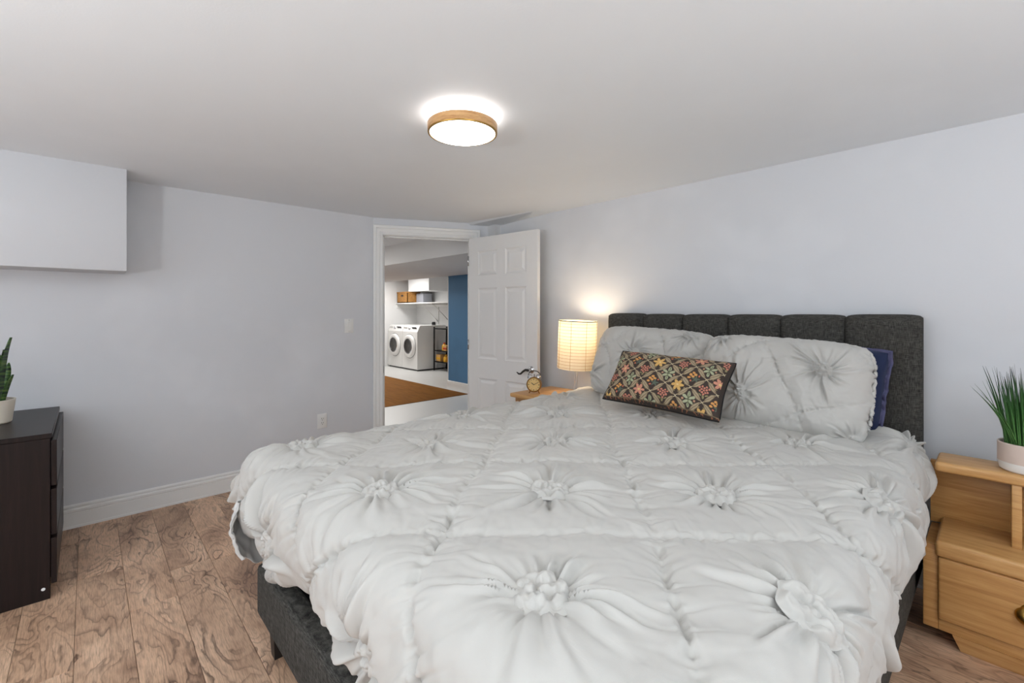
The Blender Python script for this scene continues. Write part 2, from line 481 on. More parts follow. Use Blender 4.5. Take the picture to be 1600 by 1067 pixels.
floor = struct(box('floor', (XA - 0.4, YF - 0.1, -0.12), (XR + 0.1, YB + 0.1, -0.014), 'soil'), 'dark subfloor under the brown laminate planks')
def cut_x(y):                                 # where the planks end on the left
    if y <= P0.y: return XA
    return P0.x + (y - P0.y) * (Q0.x - P0.x) / (Q0.y - P0.y) - 0.06
PW, PL = 0.1685, 1.22
row = 0; y = -0.035 - PW * 19
while y < YB:
    y0, y1 = y, min(y + PW, YB)
    off = [0.0, 0.43, 0.81, 0.22, 0.62][row % 5] * PL
    if abs(y0 - 0.302) < 0.05: off = (-2.81 - XA) % PL
    x = XA - PL + off
    while x < XR:
        xa, xb = x, min(x + PL, XR)
        la, lb = max(xa, cut_x(y0 + 1e-4)), max(xa, cut_x(y1 - 1e-4))
        if xb - max(la, lb) > 0.03 and y1 > YF:
            g, b = 0.0006, 0.0022
            cx, cy = (max(la, lb) + xb) / 2, (y0 + y1) / 2
            tri = [(la + g, y0 + g), (xb - g, y0 + g), (xb - g, y1 - g), (lb + g, y1 - g)]
            ins = [(la + g + b, y0 + g + b), (xb - g - b, y0 + g + b), (xb - g - b, y1 - g - b), (lb + g + b, y1 - g - b)]
            vs = [(px - cx, py - cy, -0.012) for px, py in tri] + [(px - cx, py - cy, -0.0012) for px, py in tri] + [(px - cx, py - cy, 0) for px, py in ins]
            fs = [(0, 3, 2, 1)] + [(k, (k + 1) % 4, 4 + (k + 1) % 4, 4 + k) for k in range(4)] + [(4 + k, 4 + (k + 1) % 4, 8 + (k + 1) % 4, 8 + k) for k in range(4)] + [(8, 9, 10, 11)]
            obj('plank', vs, fs, 'plank', floor, (cx, cy, 0))
        x += PL
    y += PW; row += 1

ceiling = struct(box('ceiling', (XA - 0.14, YF - 0.1, CEIL), (XR + 0.1, YB + 0.1, CEIL + 0.1), 'ceiling'), 'white painted drywall ceiling')
struct(box('wall_left', (XA - WT, YF - 0.1, -0.1), (XA, P0.y + 0.01, CEIL), 'wall'), 'grey lavender left wall with light switch')
struct(box('wall_back', (Q0.x - 0.02, YB, -0.1), (XR + 0.1, YB + WT, CEIL), 'wall'), 'grey lavender wall behind the headboard')
# walls behind the camera, each with an opening added for the fill daylight
def wall_with_hole(name, lo, hi, axis, h0, h1, z0, z1, mat):
    a, b = (0, 1) if axis == 'x' else (1, 0)
    L = []
    def part(u0, u1, w0, w1):
        l = [0, 0, w0]; h = [0, 0, w1]
        l[a], h[a] = u0, u1; l[b], h[b] = lo[b], hi[b]; L.append((tuple(l), tuple(h)))
    part(lo[a], h0, lo[2], hi[2]); part(h1, hi[a], lo[2], hi[2]); part(h0, h1, lo[2], z0); part(h0, h1, z1, hi[2])
    return boxes(name, L, mat)
struct(wall_with_hole('wall_front', (XA, YF - WT, -0.1), (XR, YF, CEIL), 'x', -2.7, 0.1, 0.85, 1.95, 'wall'))
struct(wall_with_hole('wall_right', (XR, YF - WT, -0.1), (XR + WT, YB, CEIL), 'y', -2.2, -0.2, 0.9, 1.9, 'wall'))
for k, (a0, a1, z0, z1, ax) in enumerate([(-2.7, 0.1, 0.85, 1.95, 'x'), (-2.2, -0.2, 0.9, 1.9, 'y')]):
    L = []; c = YF - 0.06 if ax == 'x' else XR + 0.06
    for u0, u1, w0, w1 in [(a0, a1, z0, z0 + .04), (a0, a1, z1 - .04, z1), (a0, a0 + .04, z0, z1), (a1 - .04, a1, z0, z1), ((a0 + a1) / 2 - .02, (a0 + a1) / 2 + .02, z0, z1)]:
        L.append(((u0, c - .02, w0), (u1, c + .02, w1)) if ax == 'x' else ((c - .02, u0, w0), (c + .02, u1, w1)))
    struct(boxes('window_%d' % (k + 1), L, 'trim'))  # frames of the unseen windows, added to go with the fill daylight

# diagonal wall: local frame s along the wall, t towards the room is -y local
dw = empty('wall_diagonal', tuple(P0)); dw.rotation_euler = (0, 0, DANG); struct(dw, 'short diagonal grey wall around the open door')
boxes('wall_panel', [((-0.004, 0, -0.1), (S0 - .02, WT, CEIL)), ((S1 + .02, 0, -0.1), (DLEN + .03, WT, CEIL)), ((S0 - .02, 0, ZO + .02), (S1 + .02, WT, CEIL))], 'wall', dw)

def sweep_frame(name, prof, s0, s1, zt, mat, parent):
    """door casing: profile points (outward offset, projection towards the room) swept up, across and down"""
    V, F = [], []
    n = len(prof)
    for k in range(4):
        for o, t in prof:
            V.append([(s0 - o, -t, 0.0), (s0 - o, -t, zt + o), (s1 + o, -t, zt + o), (s1 + o, -t, 0.0)][k])
    for k in range(3):
        for i in range(n - 1):
            F.append((k * n + i, k * n + i + 1, (k + 1) * n + i + 1, (k + 1) * n + i))
    return obj(name, V, F, mat, parent)
tr = empty('trim_1', tuple(P0)); tr.rotation_euler = (0, 0, DANG); struct(tr, 'white moulded casing around the doorway')
sweep_frame('casing', [(0.0, 0.0), (0.0, 0.012), (0.004, 0.015), (0.018, 0.015), (0.020, 0.011), (0.024, 0.011), (0.028, 0.015), (0.050, 0.019), (0.053, 0.016), (0.056, 0.016), (0.060, 0.022), (0.080, 0.024), (0.084, 0.02), (0.084, 0.0)], S0 - .004, S1 + .004, ZO + .004, 'trim', tr)
boxes('jamb', [((S0 - .02, -0.002, 0), (S0, WT + .002, ZO + .02)), ((S1, -0.002, 0), (S1 + .02, WT + .002, ZO + .02)), ((S0, -0.002, ZO), (S1, WT + .002, ZO + .02)),
               ((S0, 0.045, 0), (S0 + .012, 0.08, ZO)), ((S1 - .012, 0.045, 0), (S1, 0.08, ZO)), ((S0, 0.045, ZO - .012), (S1, 0.08, ZO))], 'trim', tr)
box('strike_plate', (S0, 0.006, 0.74), (S0 + .003, 0.034, 0.80), 'chrome', tr)

# open door leaf, hinged on the right jamb and swung into the room
DW, DH, DT = 0.785, 1.945, 0.036
hx, hy = -3.338, 2.580
fx, fy = -2.560, 2.677
door = empty('door_1', (hx, hy, 0.012)); door.rotation_euler = (0, 0, math.atan2(fy - hy, fx - hx))
struct(door, 'white six panel door standing open against the corner')
cols = [(0.115, 0.345), (0.44, 0.67)]
rows = [(0.20, 0.675), (0.85, 1.485), (1.60, 1.82)]
fr = [((0, 0, 0), (cols[0][0], DT, DH)), ((cols[0][1], 0, 0), (cols[1][0], DT, DH)), ((cols[1][1], 0, 0), (DW, DT, DH))]
zs = [0] + [z for r_ in rows for z in r_] + [DH]
for c0, c1 in cols:
    for k in range(0, len(zs), 2): fr.append(((c0, 0, zs[k]), (c1, DT, zs[k + 1])))
boxes('door_frame', fr, 'door_white', door)
for c0, c1 in cols:
    for r0, r1 in rows:
        V, F = [], []
        lev = [(0.0, 0.0), (0.006, 0.006), (0.014, 0.009), (0.022, 0.009), (0.044, 0.002), (0.048, 0.002)]
        for side in (0, 1):
            for o_, d_ in lev:
                yy = d_ if side == 0 else DT - d_
                V += [(c0 + o_, yy, r0 + o_), (c1 - o_, yy, r0 + o_), (c1 - o_, yy, r1 - o_), (c0 + o_, yy, r1 - o_)]
            b = side * len(lev) * 4
            for i in range(len(lev) - 1):
                for k in range(4):
                    q = (b + i * 4 + k, b + i * 4 + (k + 1) % 4, b + i * 4 + 4 + (k + 1) % 4, b + i * 4 + 4 + k)
                    F.append(q if side == 0 else q[::-1])
            q = tuple(b + (len(lev) - 1) * 4 + k for k in range(4)); F.append(q if side == 0 else q[::-1])
        obj('panel', V, F, 'door_white', door)
hz = 0.795
hl = lathe('handle_rosette', [(0, 0.0), (0.027, 0.0), (0.029, 0.004), (0.022, 0.011), (0.012, 0.014), (0.010, 0.045), (0.0, 0.045)], 'chrome', door, (DW - .06, 0, hz), (PI / 2, 0, 0), 28)
tube('lever', [(DW - .06, -.045, hz), (DW - .085, -.05, hz + .002), (DW - .11, -.05, hz - .012), (DW - .135, -.05, hz - .034), (DW - .155, -.05, hz - .036), (DW - .175, -.05, hz - .024)], [.011, .010, .009, .008, .007, .005], 'dark_metal', door)
for z in (0.2, 0.97, 1.74):
    tube('hinge', [(-.006, -.004, z - .045), (-.006, -.004, z + .045)], .006, 'chrome', door)

# lowered wedge of ceiling in the corner over the door
A_, B_ = (-3.30, 2.60), (-2.60, 2.69)
wv = [(A_[0], A_[1], CEIL), (B_[0], B_[1], CEIL), (-2.60, YB, CEIL), (-3.281, YB, CEIL), (-3.40, 2.61, CEIL)]
wl = [(A_[0] + .01, A_[1] + .03, CEIL - .016), (B_[0], B_[1] + .003, CEIL - .001), (-2.60, YB, CEIL - .001), (-3.281, YB, CEIL - .02), (-3.39, 2.63, CEIL - .018)]
struct(obj('trim_2', wv + wl, [(0, 1, 6, 5), (1, 2, 7, 6), (4, 0, 5, 9), (5, 6, 7, 8, 9)], 'ceiling'), 'uneven drywall patch of ceiling in the corner')

# boxed bulkhead on the left wall
struct(box('wall_bulkhead', (XA - .02, YF, 1.522), (-3.471, 0.17, CEIL + .01), 'wall', bev=0.003), 'boxed grey bulkhead under the ceiling on the left wall')

# baseboards
def baseboard(name, p, q, label):
    p, q = Vector((p[0], p[1], 0)), Vector((q[0], q[1], 0)); d = (q - p).normalized(); nrm = Vector((d.y, -d.x, 0))
    prof = [(0.0, 0.0), (0.017, 0.0), (0.017, 0.012), (0.0145, 0.015), (0.0145, 0.088), (0.013, 0.091), (0.016, 0.096), (0.016, 0.108), (0.010, 0.113), (0.008, 0.117), (0.011, 0.122), (0.011, 0.130), (0.004, 0.138), (0.0, 0.138)]
    V = [pt + nrm * t + Vector((0, 0, z)) for pt in (p, q) for t, z in prof]; n = len(prof)
    F = [(i, i + 1, n + i + 1, n + i) for i in range(n - 1)] + [tuple(range(n))[::-1], tuple(range(n, 2 * n))]
    return struct(obj(name, V, F, 'trim'), label)
baseboard('baseboard_left', (XA, YF), (XA, P0.y + .0), 'white moulded baseboard along the left wall')
baseboard('baseboard_back', (Q0.x, YB), (XR, YB), 'white moulded baseboard behind the bed')
pq = P0 + DD * (S1 + .088)
baseboard('baseboard_diagonal', (pq.x, pq.y), (Q0.x, Q0.y), 'short white baseboard beside the door')

# ------------------------------------------------------------------ hall and laundry room beyond the door
HC = CEIL
struct(box('floor_hall', (-10.2, 0.4, -0.1), (XA + .0, 6.2, -0.016), 'white_floor'), 'white painted floor of the hall and laundry room')
# the part of the hall right behind the diagonal wall
struct(box('ceiling_hall', (-10.2, 0.4, HC), (XA - .14, 6.2, HC + .1), 'ceiling'), 'cream ceiling of the hall')
struct(obj('ceiling_hall_corner', [(XA - .14, 1.9, HC), (XA - .14, 6.2, HC), (-3.0, 6.2, HC), (-3.0, YB + .1, HC), (-3.3, YB + .1, HC)], [(0, 1, 2, 3, 4)], 'ceiling'))
struct(box('floor_hall_corner', (XA, 2.0, -0.1), (-3.0, 6.2, -0.016), 'white_floor'))
struct(box('wall_hall_soffit', (-9.9, 2.785, 1.872), (-3.2, 4.40, HC), 'white_wall'), 'long white dropped soffit across the hall ceiling')
struct(box('wall_hall_front', (-10.2, 0.3, -0.1), (XA - WT, 0.4, HC), 'white_wall'))
struct(box('wall_hall_right', (-3.1, YB + WT, -0.1), (-3.0, 6.1, HC), 'white_wall'))
struct(box('wall_laundry_left', (-10.0, 0.4, -0.1), (-9.9, 6.1, HC), 'white_wall'), 'white side wall of the laundry room')
struct(box('wall_laundry_back', (-10.0, 6.0, -0.1), (-3.0, 6.1, HC), 'white_wall'), 'white back wall of the laundry room')
struct(box('wall_blue', (-6.33, 4.45, -0.1), (-3.1, 4.56, HC), 'blue_wall'), 'blue painted wall seen through the doorway')
struct(box('trim_3', (-6.345, 4.449, 0), (-6.325, 4.561, HC - .25), 'trim'), 'white corner edge of the blue wall')
def bb(name, x0, x1, yw):
    prof = [(0.0, -0.015), (0.016, -0.015), (0.016, 0.085), (0.012, 0.095), (0.016, 0.10), (0.012, 0.118), (0.0, 0.126)]
    V = [(x, yw - t, z) for x in (x0, x1) for t, z in prof]; n = len(prof)
    struct(obj(name, V, [(i, i + 1, n + i + 1, n + i) for i in range(n - 1)] + [tuple(range(n)), tuple(range(n, 2 * n))[::-1]], 'trim'), 'white baseboard under the blue wall')
bb('baseboard_blue', -6.345, -3.1, 4.45)
struct(box('wall_laundry_duct', (-9.43, 5.5, 1.745), (-8.56, 6.0, HC), 'white_wall'), 'small white boxed duct above the laundry shelf')
mat_o = box('floor_mat', (-9.88, 0.9, -0.0155), (-5.68, 4.37, -0.009), 'brown_mat', bev=0.002)
tag(mat_o, 'flat brown floor covering on the white floor beyond the doorway', 'floor mat')

# washer and dryer
def machine(label, x0, dark):
    W, D, Hh = 0.645, 0.74, 0.985
    t = thing('washing_machine', label, 'washing machine', (x0, 5.22, -0.015), group='front loading laundry machines')
    # cabinet with a slanted control panel at the top of the front
    prof = [(0.012, 0.03), (0.0, 0.05), (0.0, 0.85), (0.012, 0.862), (0.06, Hh - .012), (0.075, Hh), (D, Hh), (D, 0.03)]
    V = [(x, y_, z) for x in (0, W) for y_, z in prof]; n = len(prof)
    obj('cabinet', V, [(i, (i + 1) % n, n + (i + 1) % n, n + i) for i in range(n)] + [tuple(range(n)), tuple(range(n, 2 * n))[::-1]], 'appliance', t)
    box('kick_plate', (0.02, 0.03, 0.0), (W - .02, D - .04, 0.035), 'dark_plastic', t)
    ang = math.atan2(Hh - .012 - .862, .048) - PI / 2
    pt = lambda z: 0.012 + (z - .862) / (Hh - .012 - .862) * 0.048
    zc = .915
    lathe('dial', [(0, .022), (.03, .022), (.034, .016), (.038, 0), (0, 0)], 'chrome', t, (W * .43, pt(zc) - .0, zc), (PI / 2 + ang * -1, 0, 0), 24)
    box('display', (W * .60, -.004, -.04), (W * .88, .003, .04), 'dark_plastic', t, 0.002, 1, (0, pt(zc), zc), (-ang, 0, 0))
    box('detergent_drawer', (W * .05, -.004, -.036), (W * .30, .003, .036), 'appliance', t, 0.003, 1, (0, pt(zc), zc), (-ang, 0, 0))
    d = lathe('door_ring', [(.165, -.01), (.165, .03), (.175, .045), (.20, .05), (.235, .042), (.255, .02), (.26, -.01)], 'appliance', t, (W / 2, 0.0, .53), (PI / 2, 0, 0), 44)
    lathe('door_glass', [(0, .012), (.09, .016), (.14, .024), (.167, .032)] if dark else [(0, .02), (.1, .024), (.167, .032)], 'glass_dark', d, n=40)
    lathe('rim', [(.160, .034), (.163, .047), (.172, .050), (.176, .046)], 'chrome', d, n=40)
    lathe('door_shadow_gap', [(.259, .0), (.268, .004), (.27, -.004)], 'dark_plastic', d, n=40)
    return t
machine('white front loader nearer the laundry corner, by the side wall', -9.885, False)
machine('white front loader beside the black metal rack', -9.225, True)
tag(lathe('detergent_cap', [(0, 0), (.045, 0), (.045, .05), (.03, .07), (0, .07)], 'dark_plastic', None, (-8.9, 5.85, .971), n=20), 'small dark cap standing on top of the right machine', 'cap')

# laundry shelf with brackets
sh = thing('wall_shelf', 'long white laundry shelf above the washing machines', 'shelf', (-9.9, 6.0, 1.46))
box('board', (0.0, -0.58, 0), (3.3, 0, 0.022), 'trim', sh)
box('cleat', (0.0, -0.55, -0.10), (0.022, 0, 0), 'trim', sh)
box('back_cleat', (0.022, -0.022, -0.07), (3.3, 0, 0), 'trim', sh)
for x in (.98, 1.45):
    br = tube('bracket', [(x, -0.46, -.012), (x, -.012, -.42)], .010, 'trim', sh)
    box('bracket_arm', (x - .012, -.50, -.022), (x + .012, -.0, 0), 'trim', br)
    box('bracket_post', (x - .012, -.02, -.46), (x + .012, 0, 0), 'trim', br)
bk = thing('storage_basket', 'tan woven box standing on the laundry shelf', 'basket', (-9.63, 5.62, 1.4825))
boxes('body', [((-.24, -.17, 0), (.24, .17, .02)), ((-.24, -.17, 0), (-.225, .17, .24)), ((.225, -.17, 0), (.24, .17, .24)), ((-.24, -.17, 0), (.24, -.155, .24)), ((-.24, .155, 0), (.24, .17, .24))], 'wicker', bk)
boxes('rim', [((-.25, -.18, .235), (.25, .18, .262))], 'wicker', bk, 0.006)
box('handle_hole', (-.05, -.174, .15), (.05, -.168, .19), 'dark_plastic', bk)
gb = box('storage_box', (-.15, -.12, 0), (.15, .12, .22), 'grey_box', None, .012, 3, (-9.2, 5.78, 1.482))
tag(gb, 'small grey box on the laundry shelf, right of the woven box', 'box')

# black rack with bottles
rk = thing('metal_rack', 'black metal rack beside the white machines', 'rack', (-8.5, 5.58, -0.015))
RW, RD, RH = 0.85, 0.36, 0.96
for x in (0.012, RW - .012):
    for yy in (0.012, RD - .012):
        box('post', (x - .014, yy - .014, 0), (x + .014, yy + .014, RH), 'black_metal', rk, .003, 1)
for z in (0.20, 0.44, 0.92):
    sb = boxes('rack_shelf', [((0, 0, z - .012), (RW, .02, z + .012)), ((0, RD - .02, z - .012), (RW, RD, z + .012)), ((0, 0, z - .006), (RW, RD, z + .004))], 'black_metal', rk)
def bottle(name, label, x, yy, z, r, h, mat, cat='bottle', cap='red_plastic'):
    t = thing(name, label, cat, (-8.5 + x, 5.58 + yy, z - .015))
    lathe('body', [(0, 0), (r, 0), (r * 1.04, h * .1), (r, h * .6), (r * .8, h * .72), (r * .36, h * .82), (r * .36, h * .88)], mat, t, n=18)
    lathe('cap', [(0, h), (r * .42, h), (r * .45, h * .86), (0, h * .86)], cap, t, n=14)
bottle('cleaner_bottle', 'yellow bottle on the middle shelf of the black rack', .22, .14, .4445, .055, .17, 'yellow_plastic')
bottle('cleaner_bottle', 'orange bottle on the lowest shelf of the black rack, beside the blue wall edge', .47, .12, .2045, .055, .20, 'orange_plastic')
bottle('cleaner_bottle', 'shorter yellow bottle on the lowest shelf of the black rack', .34, .10, .2045, .055, .16, 'yellow_plastic', cap='yellow_plastic')
def carton(label, x, yy, z, w, d, h, mat, mat2):
    t = thing('carton', label, 'carton', (-8.5 + x, 5.58 + yy, z - .015))
    box('body', (-w / 2, -d / 2, 0), (w / 2, d / 2, h), mat, t, .004, 1)
    box('label_band', (-w / 2 - .001, -d / 2 - .002, h * .3), (w / 2 + .001, -d / 2 + .01, h * .6), mat2, t)
carton('small tan carton on the lowest shelf of the black rack', .14, .10, .2045, .16, .14, .15, 'tan_card', 'yellow_plastic')
carton('tan carton on the middle shelf of the black rack', .36, .10, .4445, .12, .10, .12, 'tan_card', 'red_plastic')
tag(box('folded_cloth', (-.14, -.12, 0), (.14, .12, .30), 'navy_box', None, .03, 3, (-7.93, 5.80, .4295)), 'dark blue bundle at the back of the black rack', 'cloth')

# ------------------------------------------------------------------ wall plates
def plate(name, label, cat, y, z, kind):
    t = thing(name, label, cat, (XA, y, z), rotz=PI / 2)      # local x along the wall, -y towards the room
    w, h = .078, .118
    box('cover_plate', (-w / 2, -.006, -h / 2), (w / 2, .0, h / 2), 'plastic_white', t, .003, 2)
    if kind == 'switch':
        r = boxes('rocker_surround', [((-.019, -.008, -.036), (.019, -.004, .036))], 'plastic_white', t, .001)
        obj('rocker', [(-.0165, -.008, -.033), (.0165, -.008, -.033), (.0165, -.0085, 0), (-.0165, -.0085, 0), (.0165, -.013, .033), (-.0165, -.013, .033), (-.0165, -.006, .033), (.0165, -.006, .033)], [(0, 1, 2, 3), (3, 2, 4, 5), (5, 4, 7, 6), (0, 3, 5, 6), (1, 7, 4, 2)], 'plastic_white', t)
        for zz in (-.048, .048): lathe('screw', [(0, .001), (.003, .001), (.003, -.001)], 'chrome', t, (0, -.006, zz), (PI / 2, 0, 0), 12)
    else:
        boxes('receptacle', [((-.018, -.009, -.034), (.018, -.004, .034))], 'plastic_white', t, .002)
        L = []
        for zz in (-.017, .017):
            L += [((-.008, -.0095, zz - .001), (-.0055, -.0088, zz + .009)), ((.0055, -.0095, zz - .001), (.008, -.0088, zz + .008)), ((-.0025, -.0095, zz - .011), (.0025, -.0088, zz - .006))]
        for lo, hi in L: box('slot', lo, hi, 'dark_plastic', t)
    return t
plate('light_switch', 'white rocker light switch on the wall left of the doorway', 'switch', 1.624, 1.165, 'switch')
plate('wall_outlet', 'white power outlet low on the left wall above the bed edge', 'outlet', 1.40, 0.395, 'outlet')
tag(lathe('ceiling_screw', [(0, -.004), (.004, -.003), (.006, 0), (0, 0)], 'dark_metal', None, (-0.995, 0.585, CEIL), n=12), 'tiny dark screw head in the ceiling above the bed', 'screw')

# ------------------------------------------------------------------ ceiling lamp
cl = thing('ceiling_lamp', 'round flush ceiling lamp with wooden ring and glowing white diffuser', 'ceiling lamp', (-1.548, 1.162, CEIL))
lathe('base_plate', [(0, -.0005), (.105, -.0005), (.105, -.010), (0, -.010)], 'plastic_white', cl, n=64)
lathe('upper_glow_band', [(.12, -.010), (.137, -.012), (.137, -.042)], 'lamp_side_glow', cl, n=64)
lathe('wooden_ring', [(.139, -.036), (.146, -.036), (.147, -.038), (.147, -.070), (.145, -.072), (.139, -.072), (.139, -.036)], 'lamp_wood', cl, n=72)
lathe('metal_rim', [(.1385, -.071), (.1465, -.0715), (.1455, -.0755), (.138, -.0755), (.1385, -.071)], 'brass', cl, n=72)
lathe('diffuser', [(.138, -.072), (.134, -.077), (.11, -.081), (.06, -.083), (0, -.0835)], 'lamp_glow', cl, n=64)

# ------------------------------------------------------------------ chest of drawers and snake plant
ch = thing('chest_of_drawers', 'dark brown chest of drawers against the left wall', 'chest', (-3.69, -0.58, 0))
CW, CD, CH = 0.785, 0.46, 0.742
box('side_panel', (CW - .022, 0, 0), (CW, CD, CH - .022), 'espresso', ch, .0015, 1)
box('side_panel', (0, 0, 0), (.022, CD, CH - .022), 'espresso', ch, .0015, 1)
box('top', (-.002, 0, CH - .022), (CW + .002, CD + .006, CH), 'espresso', ch, .002, 1)
box('back_panel', (.022, 0, .03), (CW - .022, .012, CH - .022), 'espresso', ch)
box('plinth', (.022, CD - .04, 0), (CW - .022, CD - .02, .06), 'espresso', ch)
for k in range(3):
    z0 = .065 + k * .22
    f_ = box('drawer_front', (.002, CD + .002, z0), (CW - .002, CD + .021, z0 + .204), 'espresso', ch, .0015, 1)
    box('drawer_lip', (.03, CD - .03, z0 + .02), (CW - .03, CD + .002, z0 + .19), 'espresso', f_)
lathe('screw_cap', [(0, .0015), (.006, .0015), (.007, 0), (0, 0)], 'plastic_white', ch, (CW, CD - .022, .05), (0, PI / 2, 0), 14)

sp = thing('snake_plant', 'snake plant in a cream pot on the dark chest', 'plant', (-3.345, -0.335, CH))
lathe('pot', [(0, 0), (.058, 0), (.064, .006), (.076, .10), (.078, .115), (.073, .115), (.070, .10), (0, .10)], 'ceramic_cream', sp)
lathe('soil', [(0, .102), (.0705, .101)], 'soil', sp, n=24)
def blade(L, w, lean, az, twist, curl, x0, y0):
    n = 12; V, F = [], []
    for i in range(n + 1):
        t = i / n
        wd_ = w * (0.55 + 1.0 * t - 0.25 * t * t) * (1 - t ** 4) + .0008
        s = lean * t * L + curl * t ** 3 * L
        cx, cy, cz = x0 + math.cos(az) * s, y0 + math.sin(az) * s, .09 + L * t
        a = az + PI / 2 + twist * t
        dx, dy = math.cos(a) * wd_, math.sin(a) * wd_
        nx, ny = -math.sin(a) * .006, math.cos(a) * .006
        V += [(cx - dx, cy - dy, cz), (cx + nx, cy + ny, cz), (cx + dx, cy + dy, cz), (cx + nx * 1.5, cy + ny * 1.5, cz)]
    for i in range(n):
        for k in range(4):
            F.append((i * 4 + k, i * 4 + (k + 1) % 4, i * 4 + 4 + (k + 1) % 4, i * 4 + 4 + k))
    return obj('leaf', V, F, 'snake_leaf', sp, smooth=True)
blade(.33, .026, .05, .8, .5, .16, .018, .02)
blade(.27, .024, .02, 1.2, -.4, .05, .026, .024)
blade(.15, .014, .22, .75, .3, .2, .036, .034)
for k in range(5): blade(.2 + .05 * k, .024, .12, 2.2 + k * .75, .5 - .2 * k, .05, .03 * math.cos(2.2 + k * .75), .03 * math.sin(2.2 + k * .75))

# ------------------------------------------------------------------ bed frame and headboard
bed = thing('upholstered_bed', 'charcoal upholstered bed frame with channelled headboard', 'bed', (-1.0675, 1.6, 0))
def bloc(x, y_, z): return (x + 1.0675, y_ - 1.6, z)
BX0, BX1, BY0, HBY = -1.92, -0.225, 0.468, 2.70
def bbox(name, lo, hi, mat, bev, seg=3, parent=bed): return box(name, bloc(*lo), bloc(*hi), mat, parent, bev, seg)
bbox('foot_rail', (BX0, BY0, .145), (BX1, BY0 + .075, .335), 'tweed', .02)
bbox('side_rail', (BX0, BY0 + .06, .145), (BX0 + .07, HBY, .335), 'tweed', .02)
bbox('side_rail', (BX1 - .07, BY0 + .06, .145), (BX1, HBY, .335), 'tweed', .02)
bbox('slat_deck', (BX0 + .06, BY0 + .07, .26), (BX1 - .06, HBY, .30), 'black_fabric', 0)
for x in (BX0 + .075, BX1 - .075):
    for yy in (BY0 + .06, HBY - .1):
        bm = bmesh.new(); r = bmesh.ops.create_cube(bm, size=1)
        for v in r['verts']:
            k = .5 if v.co.z < 0 else 1
            v.co = Vector((x + 1.0675 + v.co.x * .06 * (.7 if v.co.z < 0 else 1), yy - 1.6 + v.co.y * .06 * (.7 if v.co.z < 0 else 1), .074 + v.co.z * .148))
        from_bm('leg', bm, 'black_metal', bed)
bbox('headboard_back', (-1.90, HBY + .055, .15), (-.235, HBY + .095, 1.255), 'tweed', .012)
# padded channels
def channel(x0, x1, ztop, idx):
    nu, nv = 28, 70
    u = np.linspace(-1, 1, nu)[:, None]; v = np.linspace(0, 1, nv)[None, :]
    z0 = .15
    # superelliptic section: front bulge over the width, rolled over at the top
    Xc = (x0 + x1) / 2; W = (x1 - x0) / 2
    bul = (1 - np.abs(u) ** 5) ** .5
    Lf = ztop - z0; La = .07
    tot = Lf + La; s = v * tot
    rr = .045
    zz = np.where(s < Lf - rr, z0 + s, 0); yy = np.zeros_like(s)
    ph = np.clip((s - (Lf - rr)) / (rr * PI / 2), 0, 1) * PI / 2
    zz = np.where(s < Lf - rr, z0 + s, ztop - rr + rr * np.sin(ph)); yy = np.where(s < Lf - rr, 0, rr * (1 - np.cos(ph)))
    back = np.clip(s - (Lf - rr) - rr * PI / 2, 0, 1); yy = yy + back
    d = .028 * (1 - bul) * 1.0
    Y = HBY + yy + d * np.cos(ph) + 0 * u
    Z = zz - d * np.sin(ph) * .6 + 0 * u
    X = Xc + W * u * .998 + 0 * v
    wob = .0015 * perlin(X * 30, Z * 30, idx)
    return grid_mesh('headboard_channel', X - 1.068 + 2 * 1.068 - .0005, Y + wob - 1.6, Z, 'tweed', bed)
sx = [-1.905, -1.626, -1.351, -1.073, -.799, -.515, -.23]
for k in range(6):
    channel(sx[k], sx[k + 1], 1.272 + [.004, 0, 0, 0, .001, .003][k], k)
# sides of the headboard
for x in (-1.905, -.23):
    s_ = -1 if x < -1 else 1
    bbox('headboard_side', (min(x, x - s_ * .02), HBY + .024, .15), (max(x, x - s_ * .02), HBY + .085, 1.262), 'tweed', .008)

mt = box('mattress', (-1.86, .56, .302), (-.29, 2.66, .655), 'sheet', None, .07, 5)
tag(mt, 'white mattress under the duvet on the charcoal bed', 'mattress')

# ------------------------------------------------------------------ duvet
def resample(pts, n):
    pts = np.array(pts, float); out = []
    for i in range(len(pts) - 1):
        p0 = pts[max(i - 1, 0)]; p1 = pts[i]; p2 = pts[i + 1]; p3 = pts[min(i + 2, len(pts) - 1)]
        for t in np.linspace(0, 1, 12, endpoint=False):
            out.append(.5 * ((2 * p1) + (-p0 + p2) * t + (2 * p0 - 5 * p1 + 4 * p2 - p3) * t * t + (-p0 + 3 * p1 - 3 * p2 + p3) * t ** 3))
    out.append(pts[-1]); out = np.array(out)
    s = np.concatenate([[0], np.cumsum(np.hypot(*np.diff(out, axis=0).T))])
    t = np.linspace(0, s[-1], n)
    return np.interp(t, s, out[:, 0]), np.interp(t, s, out[:, 1]), s[-1]
NP = 400
PR_L = resample([(0, 0), (.06, -.006), (.115, -.035), (.148, -.09), (.157, -.17), (.142, -.265), (.11, -.33), (.05, -.325)], NP)
PR_F = resample([(0, 0), (.07, -.010), (.12, -.045), (.142, -.10), (.146, -.16), (.138, -.22), (.12, -.275), (.095, -.295), (.04, -.285)], NP)
PR_R = resample([(0, 0), (.05, -.012), (.09, -.05), (.112, -.12), (.112, -.19), (.095, -.26), (.075, -.32), (.05, -.345), (.0, -.335)], NP)
DX0, DX1, DY0, DY1, DZ = -1.985, -.30, .58, 2.64, .727
LP = 0.512
def lattice(s, t):
    ca, sa = math.cos(YAW), math.sin(YAW)
    R = s * ca + t * sa; F = -s * sa + t * ca
    j = (F - 1.385) / .508; i = (R - .119 - .06 * j) / .513
    return i, j
